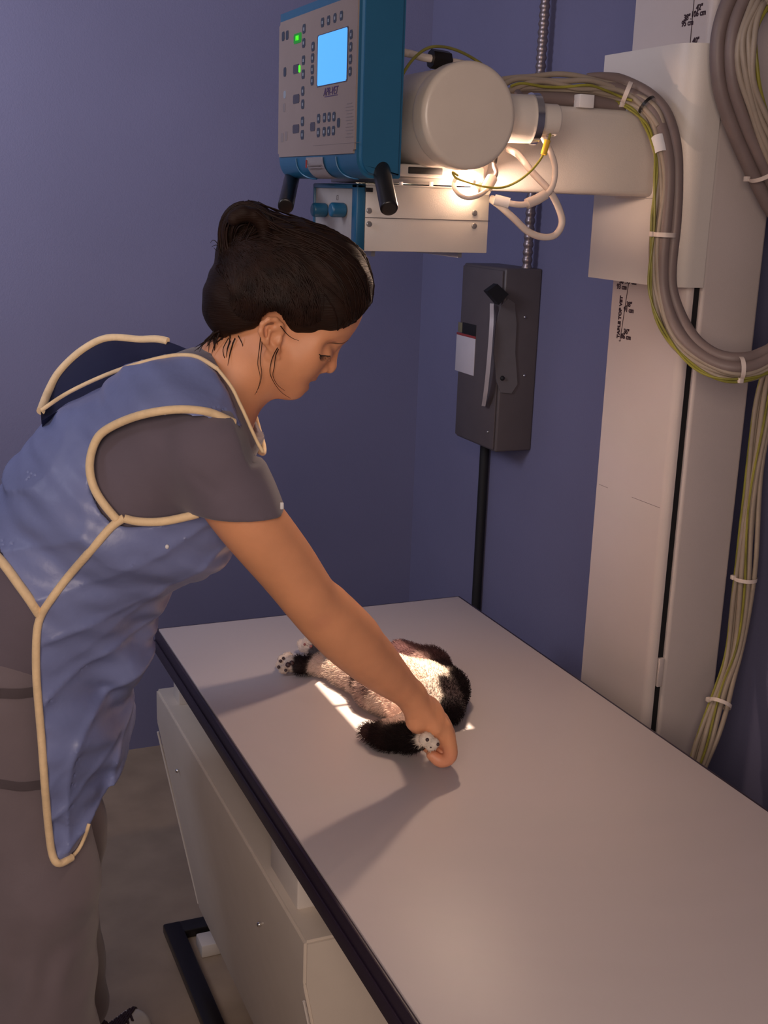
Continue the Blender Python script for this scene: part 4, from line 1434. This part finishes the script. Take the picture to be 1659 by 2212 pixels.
# ---------------------------------------------------------------- lead apron
SK = [ecap(W(92, 1330, 0), W(120, 1560, -.02), PV, .168, .112, .152, .084, 0.05),
      ecap(W(120, 1560, -.02), W(136, 1900, -.05), PV, .152, .084, .118, .044, 0.05),
      ell(W(235, 1405, -.03), (.050, .07, .040), None, 0.03)]
sk_u = union(SK)


sh_u = union([ecap(W(440, 925, -.06), W(395, 965, -.130), PU, .072, .060, .070, .064, .03),
              ecap(W(440, 925, .06), W(420, 960, .14), PU, .070, .058, .070, .062, .03),
              ecap(W(455, 922, -.09), W(522, 985, -.105), PV, .104, .060, .104, .044, .03)])


def creases(P):
    # sharp little ridges of stiff vinyl, wandering along the body
    x = P @ PU; z = P[:, 2]; y = P @ PV
    a = x * 0.78 - z * 0.62; b = x * 0.62 + z * 0.78
    r1 = 1 - np.abs(np.sin(44 * a + 2.6 * np.sin(13 * b + 1.0) + 9 * y))
    r2 = 1 - np.abs(np.sin(31 * a - 16 * b + 2.2 * np.sin(19 * a + 2.0) + 2.5 + 14 * y))
    m1 = 0.5 + 0.5 * np.sin(11 * b + 6 * a + 0.7); m2 = 0.5 + 0.5 * np.sin(14 * a - 9 * b + 2.1)
    return 0.0055 * r1 ** 3 * m1 + 0.0050 * r2 ** 3 * m2 - 0.002


def outer_f(P):
    """outside face of the apron"""
    a = smin(torso_f(P) - 0.020, sh_u(P), 0.03)
    b = sk_u(P) - 0.010
    d = smin(a, b, 0.03)
    zz = P[:, 2]
    w = np.clip((1.12 - zz) / 0.10, 0.25, 1.0)
    return d - folds(P, 0.0090, 0.62, 0.4) * w - 0.007 * (1 - w) * np.sin(26 * (P @ PU) + 34 * zz + 1.3 * np.sin(22 * zz)) - creases(P) * (0.75 + 0.25 * w) - 0.0022 * np.sin(P[:, 2] * 150 + 60 * (P @ PU)) * np.sin(45 * (P @ PU) + 20)


armhole = near_poly([(512, 918), (480, 902), (440, 889), (380, 884), (300, 897), (232, 926), (205, 955), (193, 1005), (202, 1052), (225, 1090), (252, 1120),
                     (300, 1127), (350, 1126), (400, 1116), (440, 1104), (560, 1104), (640, 1100), (600, 1000), (560, 960)], -0.155)
neckhole = near_poly([(90, 885), (150, 846), (250, 801), (350, 772), (400, 768), (432, 773), (470, 797), (500, 835), (528, 893), (556, 955), (572, 985),
                      (760, 985), (760, 500), (-60, 500), (-60, 830)], -0.075)
neckhole_far = near_poly([(100, 900), (150, 862), (250, 815), (350, 786), (400, 782), (432, 786), (470, 805), (500, 835), (528, 893), (545, 930), (760, 930), (760, 500), (-60, 500), (-60, 830)], 0.09)
gap = near_poly([(85, 1328), (60, 1285), (40, 1262), (0, 1208), (-150, 1040), (-500, 900), (-500, 2600), (900, 2600), (900, 1760), (215, 1760), (190, 1800), (155, 1858), (122, 1868), (104, 1800), (90, 1600), (79, 1450)], -0.165)


def apron_f(P):
    o = outer_f(P)
    d = np.maximum(o, -(o + 0.007))
    X = np.stack([P @ PU, P[:, 2]], 1)
    g = np.minimum(np.minimum(poly2(X, armhole), poly2(X, neckhole)), poly2(X, gap))
    g = np.minimum(g, np.where(P @ PV - Q0 > -0.02, poly2(X, neckhole_far), 1.0))
    return np.maximum(d, -g)


me, V, F = sdf_mesh('apron', apron_f, (-0.12, 1.1, 0.62), (0.62, 2.0, 1.45), 0.0032, slack=1.5)
V = laplace(V, F, 2, 0.5); set_co(me, V)
apron = link('apron', me, M['apron'], woman, smooth=60)


def project(pts, f, miss_q=-0.1):
    D = np.array([ray(a, b) for a, b in pts]); D /= np.linalg.norm(D, axis=1)[:, None]
    t = np.full(len(D), 1.0); best = np.full(len(D), 9.0); bt = t.copy(); done = np.zeros(len(D), bool)
    for _ in range(170):
        d = f_batch(f, CAM + D * t[:, None])
        m = (d < best) & ~done
        best[m] = d[m]; bt[m] = t[m]
        done |= d < 0.0006
        t = np.where(done, t, t + np.maximum(d * 0.6, 0.0008))
        if (done | (t > 2.6)).all(): break
    out = CAM + D * (bt - np.where(done, 0.001, 0))[:, None]
    for i in range(len(D)):
        if best[i] > 0.03: out[i] = W(pts[i][0], pts[i][1], miss_q)
    return out


def on_apron(px, py): return project([(px, py)], outer_f)[0]


def piping(pts, r=0.0052, f=outer_f, n=5, miss_q=-0.1):
    sp = spline([(a, b, 0) for a, b in pts], n)
    P = project([(p[0], p[1]) for p in sp], f, miss_q)
    for _ in range(3):
        P[1:-1] = 0.25 * P[:-2] + 0.5 * P[1:-1] + 0.25 * P[2:]
    return MB().tube(P, r, 10).build('piping', M['piping'], apron)


piping([(505, 913), (498, 910), (470, 897), (440, 888), (380, 884), (300, 897), (232, 926), (205, 955), (193, 1005), (202, 1052), (225, 1090), (252, 1122)])
piping([(428, 1110), (400, 1117), (350, 1127), (300, 1127), (268, 1120)])
piping([(268, 1119), (240, 1138), (200, 1185), (150, 1242), (110, 1295), (88, 1330), (79, 1370), (78, 1450), (83, 1520), (90, 1600), (97, 1700), (106, 1800), (114, 1850), (128, 1866), (155, 1852)])
piping([(155, 1852), (172, 1832), (186, 1800), (192, 1780)], 0.0025)
piping([(-60, 1150), (0, 1208), (40, 1262), (62, 1292), (84, 1326)], 0.0060)
piping([(90, 886), (150, 846), (250, 801), (350, 772), (400, 767), (432, 773), (470, 797)], 0.0028)
piping([(470, 797), (500, 835), (516, 868), (528, 893), (542, 925), (556, 955), (568, 976)], 0.0022)
# far half of the vest: collar flap standing off her back, and the far edge of the V neck
far_top = spline([W(88, 888, .02), W(105, 845, .07), W(130, 802, .10), (W(178, 757, .12)), W(232, 731, .13), W(300, 734, .13), W(352, 735, .12), W(420, 760, .10)], 6)
near_low = spline([W(90, 892, -.05), W(130, 868, -.03), W(170, 850, -.02), W(220, 830, -.01), W(270, 812, 0), W(320, 800, 0), W(370, 795, .01), W(420, 790, .03)], 6)
fl = MB(); rows = []
for a, b in zip(far_top, near_low):
    b = b - PV * 0.0 - PZ * 0.01
    row = []
    for k in range(7):
        t_ = k / 6
        row.append(fl.bm.verts.new(a * (1 - t_) + b * t_ - PZ * 0.02 * math.sin(t_ * math.pi)))
    rows.append(row)
for i in range(len(rows) - 1):
    for k in range(6): fl.bm.faces.new((rows[i][k], rows[i][k + 1], rows[i + 1][k + 1], rows[i + 1][k]))
bmesh.ops.solidify(fl.bm, geom=fl.bm.faces[:], thickness=0.004)
fl.build('collar_flap', M['apron_in'], apron, smooth=80)
MB().tube(far_top[:-5], 0.0058, 10).build('piping', M['piping'], apron)
vpt = [W(541, 878, .05), W(550, 900, .05), W(560, 935, .045), W(568, 962, .03), W(568, 978, .01), W(556, 970, -.01), W(545, 955, -.03)]
vs = spline(vpt, 5)
MB().tube(vs, 0.0042, 10).build('piping', M['piping'], apron)
vf = MB(); rows = []
for a, px in zip(vs, np.linspace(520, 535, len(vs))):
    b = W(px, 0.5 * 930 + 0.5 * 930, .02)
    rows.append([vf.bm.verts.new(a), vf.bm.verts.new(0.5 * (a + b)), vf.bm.verts.new(b)])
for i in range(len(rows) - 1):
    for k in range(2): vf.bm.faces.new((rows[i][k], rows[i][k + 1], rows[i + 1][k + 1], rows[i + 1][k]))
vf.build('neck_flap', M['apron_in'], apron, smooth=80)
# stray white fleck on the front panel
MB().sphere(on_apron(361, 1181), (.0025, .002, .003), 8).build('fleck', M['tape'], apron)

# shoe of her left foot
sp_ = thing('shoe', tuple(W(235, 2190, .27) * [1, 1, 0]), 'white shoe with dark laces at the bottom left, under grey scrub trousers', 'shoe')
A = W(200, 2168, .27); A[2] = .055
B = onz(292, 2212, .035)
su = union([ecap(A, B, PV, .036, .042, .033, .026, .02), cap(A, A + [0, 0, .045], .034, .032, .02)])


def shoe_f(P): return smax(su(P), -P[:, 2] + 0.002, 0.004)


me, V, F = sdf_mesh('upper', shoe_f, A - [.08, .12, .06], B + [.08, .16, .12], 0.004)
V = laplace(V, F, 1, .5); set_co(me, V)
link('upper', me, M['shoe'], sp_, smooth=175)
for k in range(9):
    t_ = 0.0 + k * 0.11
    c = A + (B - A) * t_ + [0, 0, .047 - .014 * t_]
    d = _n(B - A) * .018
    s_ = PV * .034
    for sg in (-1, 1):
        lp = []
        for p in spline([c - s_ - d * sg, c - s_ * .5 - d * .5 * sg, c, c + s_ * .5 + d * .5 * sg, c + s_ + d * sg], 4):
            p = np.array(p); p[2] = .13
            while p[2] > .01 and float(su(np.vstack([p, p + 1e-5]))[0]) > 0.0015: p[2] -= .0012
            lp.append(p)
        MB().tube(lp, .0026, 6).build('lace', M['ink'], sp_)

# ================================================================ the cat
def TZ(px, py, h): return onz(px, py, T + h)


cat = thing('cat', tuple(TZ(840, 1490, 0)), 'small black, white and grey cat lying stretched out on the table in the lamp light', 'cat')
cp = [
    cap(TZ(760, 1445, .030), TZ(830, 1472, .040), .029, .043, .03),
    cap(TZ(830, 1478, .042), TZ(915, 1490, .045), .046, .047, .03),
    cap(TZ(828, 1486, .034), TZ(872, 1524, .030), .027, .028, .03),
    cap(TZ(865, 1412, .024), TZ(930, 1440, .028), .024, .029, .02),
    cap(TZ(930, 1440, .028), TZ(967, 1490, .030), .029, .031, .02),
    cap(TZ(967, 1490, .030), TZ(965, 1530, .028), .031, .027, .02),
    # hind legs
    cap(TZ(796, 1470, .030), TZ(746, 1450, .026), .025, .019, .02),
    cap(TZ(746, 1450, .026), TZ(694, 1437, .021), .019, .0150, .02),
    cap(TZ(694, 1437, .021), TZ(655, 1436, .018), .0150, .0140, .012),
    cap(TZ(655, 1438, .018), TZ(630, 1434, .017), .0140, .0150, .01),
    cap(TZ(760, 1440, .032), TZ(715, 1425, .024), .028, .017, .02),
    cap(TZ(715, 1425, .024), TZ(668, 1396, .021), .017, .0145, .012),
    # near foreleg held by the hand
    cap(TZ(880, 1562, .028), TZ(850, 1586, .022), .020, .022, .02),
    cap(TZ(795, 1580, .018), TZ(835, 1588, .022), .0125, .0215, .012),
    cap(TZ(835, 1588, .022), TZ(885, 1594, .030), .0215, .0185, .012),
    cap(TZ(885, 1594, .030), W(906, 1596, .030), .0180, .0120, .010),
    ell(W(921, 1597, .012), (.0115, .010, .0112), None, .006),
    ell(W(937, 1606, .012), (.0085, .008, .0085), None, .003),
    ell(W(930, 1612, .013), (.0075, .007, .0075), None, .003),
]
for (px, py, h) in ((611, 1424, .020), (606, 1436, .015), (613, 1446, .012), (622, 1418, .026)):
    cp.append(ell(TZ(px, py, h), (.0095, .0075, .0085), None, .004))
for (px, py, h) in ((652, 1390, .020), (655, 1400, .014), (664, 1384, .028), (676, 1384, .030)):
    cp.append(ell(TZ(px, py, h), (.0095, .0075, .0085), None, .004))
cu = union(cp)


def cat_f(P):
    return smax(cu(P) + 0.0006 * np.sin(P[:, 0] * 700) * np.sin(P[:, 1] * 600 + P[:, 2] * 500), T + 0.0008 - P[:, 2], 0.004)


me, V, F = sdf_mesh('body', cat_f, (0.56, 1.36, T - 0.01), np.array([0.95, 2.06, T + 0.12]), 0.0024)
V = laplace(V, F, 1, 0.4); set_co(me, V)
blobs = [  # px, py, height, radius, colour
    (612, 1425, .02, 26, (.62, .50, .42)), (608, 1440, .02, 24, (.55, .45, .38)), (628, 1424, .02, 20, (.62, .50, .42)), (655, 1436, .02, 21, (.012, .006, .006)), (640, 1442, .02, 14, (.03, .02, .02)),
    (684, 1445, .02, 22, (.62, .46, .38)), (710, 1455, .03, 26, (.56, .42, .35)), (740, 1462, .03, 24, (.50, .36, .31)), (766, 1468, .045, 11, (.07, .04, .04)),
    (665, 1393, .02, 24, (.62, .50, .42)), (695, 1414, .02, 16, (.10, .08, .08)), (720, 1432, .03, 20, (.5, .42, .38)),
    (780, 1500, .03, 22, (.36, .24, .21)), (792, 1494, .04, 14, (.17, .10, .09)), (800, 1530, .02, 26, (.44, .32, .27)),
    (830, 1500, .06, 40, (.66, .45, .37)), (860, 1540, .05, 40, (.68, .47, .38)), (850, 1470, .07, 40, (.60, .42, .35)), (900, 1560, .04, 30, (.62, .44, .36)),
    (860, 1395, .03, 34, (.085, .04, .042)), (900, 1405, .04, 30, (.10, .048, .05)), (905, 1425, .05, 22, (.30, .19, .17)), (940, 1430, .04, 28, (.05, .022, .024)),
    (925, 1460, .06, 38, (.72, .60, .52)), (935, 1500, .06, 26, (.66, .55, .48)), (915, 1440, .06, 26, (.70, .58, .50)),
    (965, 1460, .04, 30, (.022, .011, .013)), (980, 1490, .04, 34, (.010, .005, .006)), (975, 1530, .04, 34, (.008, .004, .005)), (965, 1500, .05, 26, (.014, .007, .008)),
    (790, 1578, .02, 22, (.05, .024, .022)), (830, 1588, .02, 32, (.014, .006, .006)), (870, 1592, .03, 34, (.008, .004, .004)), (898, 1598, .04, 24, (.008, .004, .004)), (890, 1594, .06, 26, (.008, .004, .004)),
    (926, 1600, .075, 26, (.72, .62, .52)), (938, 1606, .078, 26, (.72, .62, .52)),
]
BC = np.array([TZ(b[0], b[1], b[2]) for b in blobs]); BR = np.array([b[3] for b in blobs]) * 0.00066; BCOL = np.array([b[4] for b in blobs])


def fur_color(P):
    j = (np.sin(P[:, 0] * 410 + P[:, 1] * 230) + np.sin(P[:, 1] * 530 - P[:, 0] * 170) + np.sin(P[:, 2] * 600)) * 0.0022
    d = np.linalg.norm(P[:, None, :] - BC[None], axis=2) + j[:, None]
    s = d / BR[None]
    w = np.exp(-((s - s.min(1, keepdims=True)) * 9))
    w /= w.sum(1, keepdims=True)
    return w @ BCOL


colv = fur_color(V)
vcolor(me, colv)
cb_ = link('body', me, M['fur'], cat, smooth=175)
# fur: short curved blades
nb = len(me.vertices)
nor = np.empty(nb * 3); me.vertices.foreach_get('normal', nor); nor = nor.reshape(-1, 3)
bare = np.linalg.norm(V - TZ(850, 1530, .05), axis=1) < 0.042
pawz = np.zeros(nb, bool)
for c in ((612, 1432, .018), (660, 1390, .02), (928, 1600, .078)):
    pawz |= np.linalg.norm(V - TZ(*c), axis=1) < 0.028
sel = rng.permutation(nb)[:30000]
fv, ff, fc = [], [], []
flow = _n(TZ(980, 1500, .03) - TZ(700, 1440, .03))
for i in sel:
    if V[i, 2] < T + 0.004: continue
    n_ = nor[i]; p = V[i] - (0)
    L = 0.0095 if not (bare[i] or pawz[i]) else 0.0022
    lum = colv[i].mean()
    L *= (1.15 if lum < 0.05 else 0.9)
    rv = rng.normal(size=3)
    d1 = n_ * 0.75 - flow * 0.35 + rv * 0.28; d1 /= np.linalg.norm(d1)
    d2 = n_ * 0.25 - flow * 0.6 + rv * 0.25 - np.array([0, 0, .35]); d2 /= np.linalg.norm(d2)
    s = np.cross(d1, rng.normal(size=3)); s /= np.linalg.norm(s)
    w = 0.00038
    k = len(fv)
    m = p + d1 * L * .5
    e = m + d2 * L * .5
    if e[2] < T + 0.001: e[2] = T + 0.001
    fv += [p - s * w, p + s * w, m + s * w * .7, m - s * w * .7, e]
    ff += [(k, k + 1, k + 2, k + 3), (k + 3, k + 2, k + 4)]
    c = colv[i] * rng.uniform(.75, 1.2)
    fc += [c] * 5
fm = bpy.data.meshes.new('fur')
fm.from_pydata([tuple(np.array(x) - 0) for x in fv], [], ff)
vcolor(fm, np.array(fc))
fo = link('fur', fm, M['furhair'], cat, smooth=0)
fo['kind'] = 'stuff'
# toe pads of the near hind paw
for (px, py, h, r) in ((602, 1441, .020, .0030), (606, 1428, .024, .0030), (612, 1422, .028, .0028), (622, 1436, .030, .0048), (630, 1432, .031, .0044), (617, 1448, .018, .0028)):
    MB().sphere(TZ(px, py, h), (r, r * 1.1, r), 10).build('paw_pad', M['pad'], cat)
for (px, py, h, r) in ((658, 1392, .034, .0026), (672, 1397, .034, .0032)):
    MB().sphere(TZ(px, py, h), r, 8).build('paw_pad', M['lip'], cat)
for (px, py, h, r) in ((923, 1598, .0015, .0028), (946, 1608, .0060, .0026), (931, 1613, .0065, .0022)):
    MB().sphere(W(px, py, h), r, 8).build('paw_pad', M['pad'], cat)
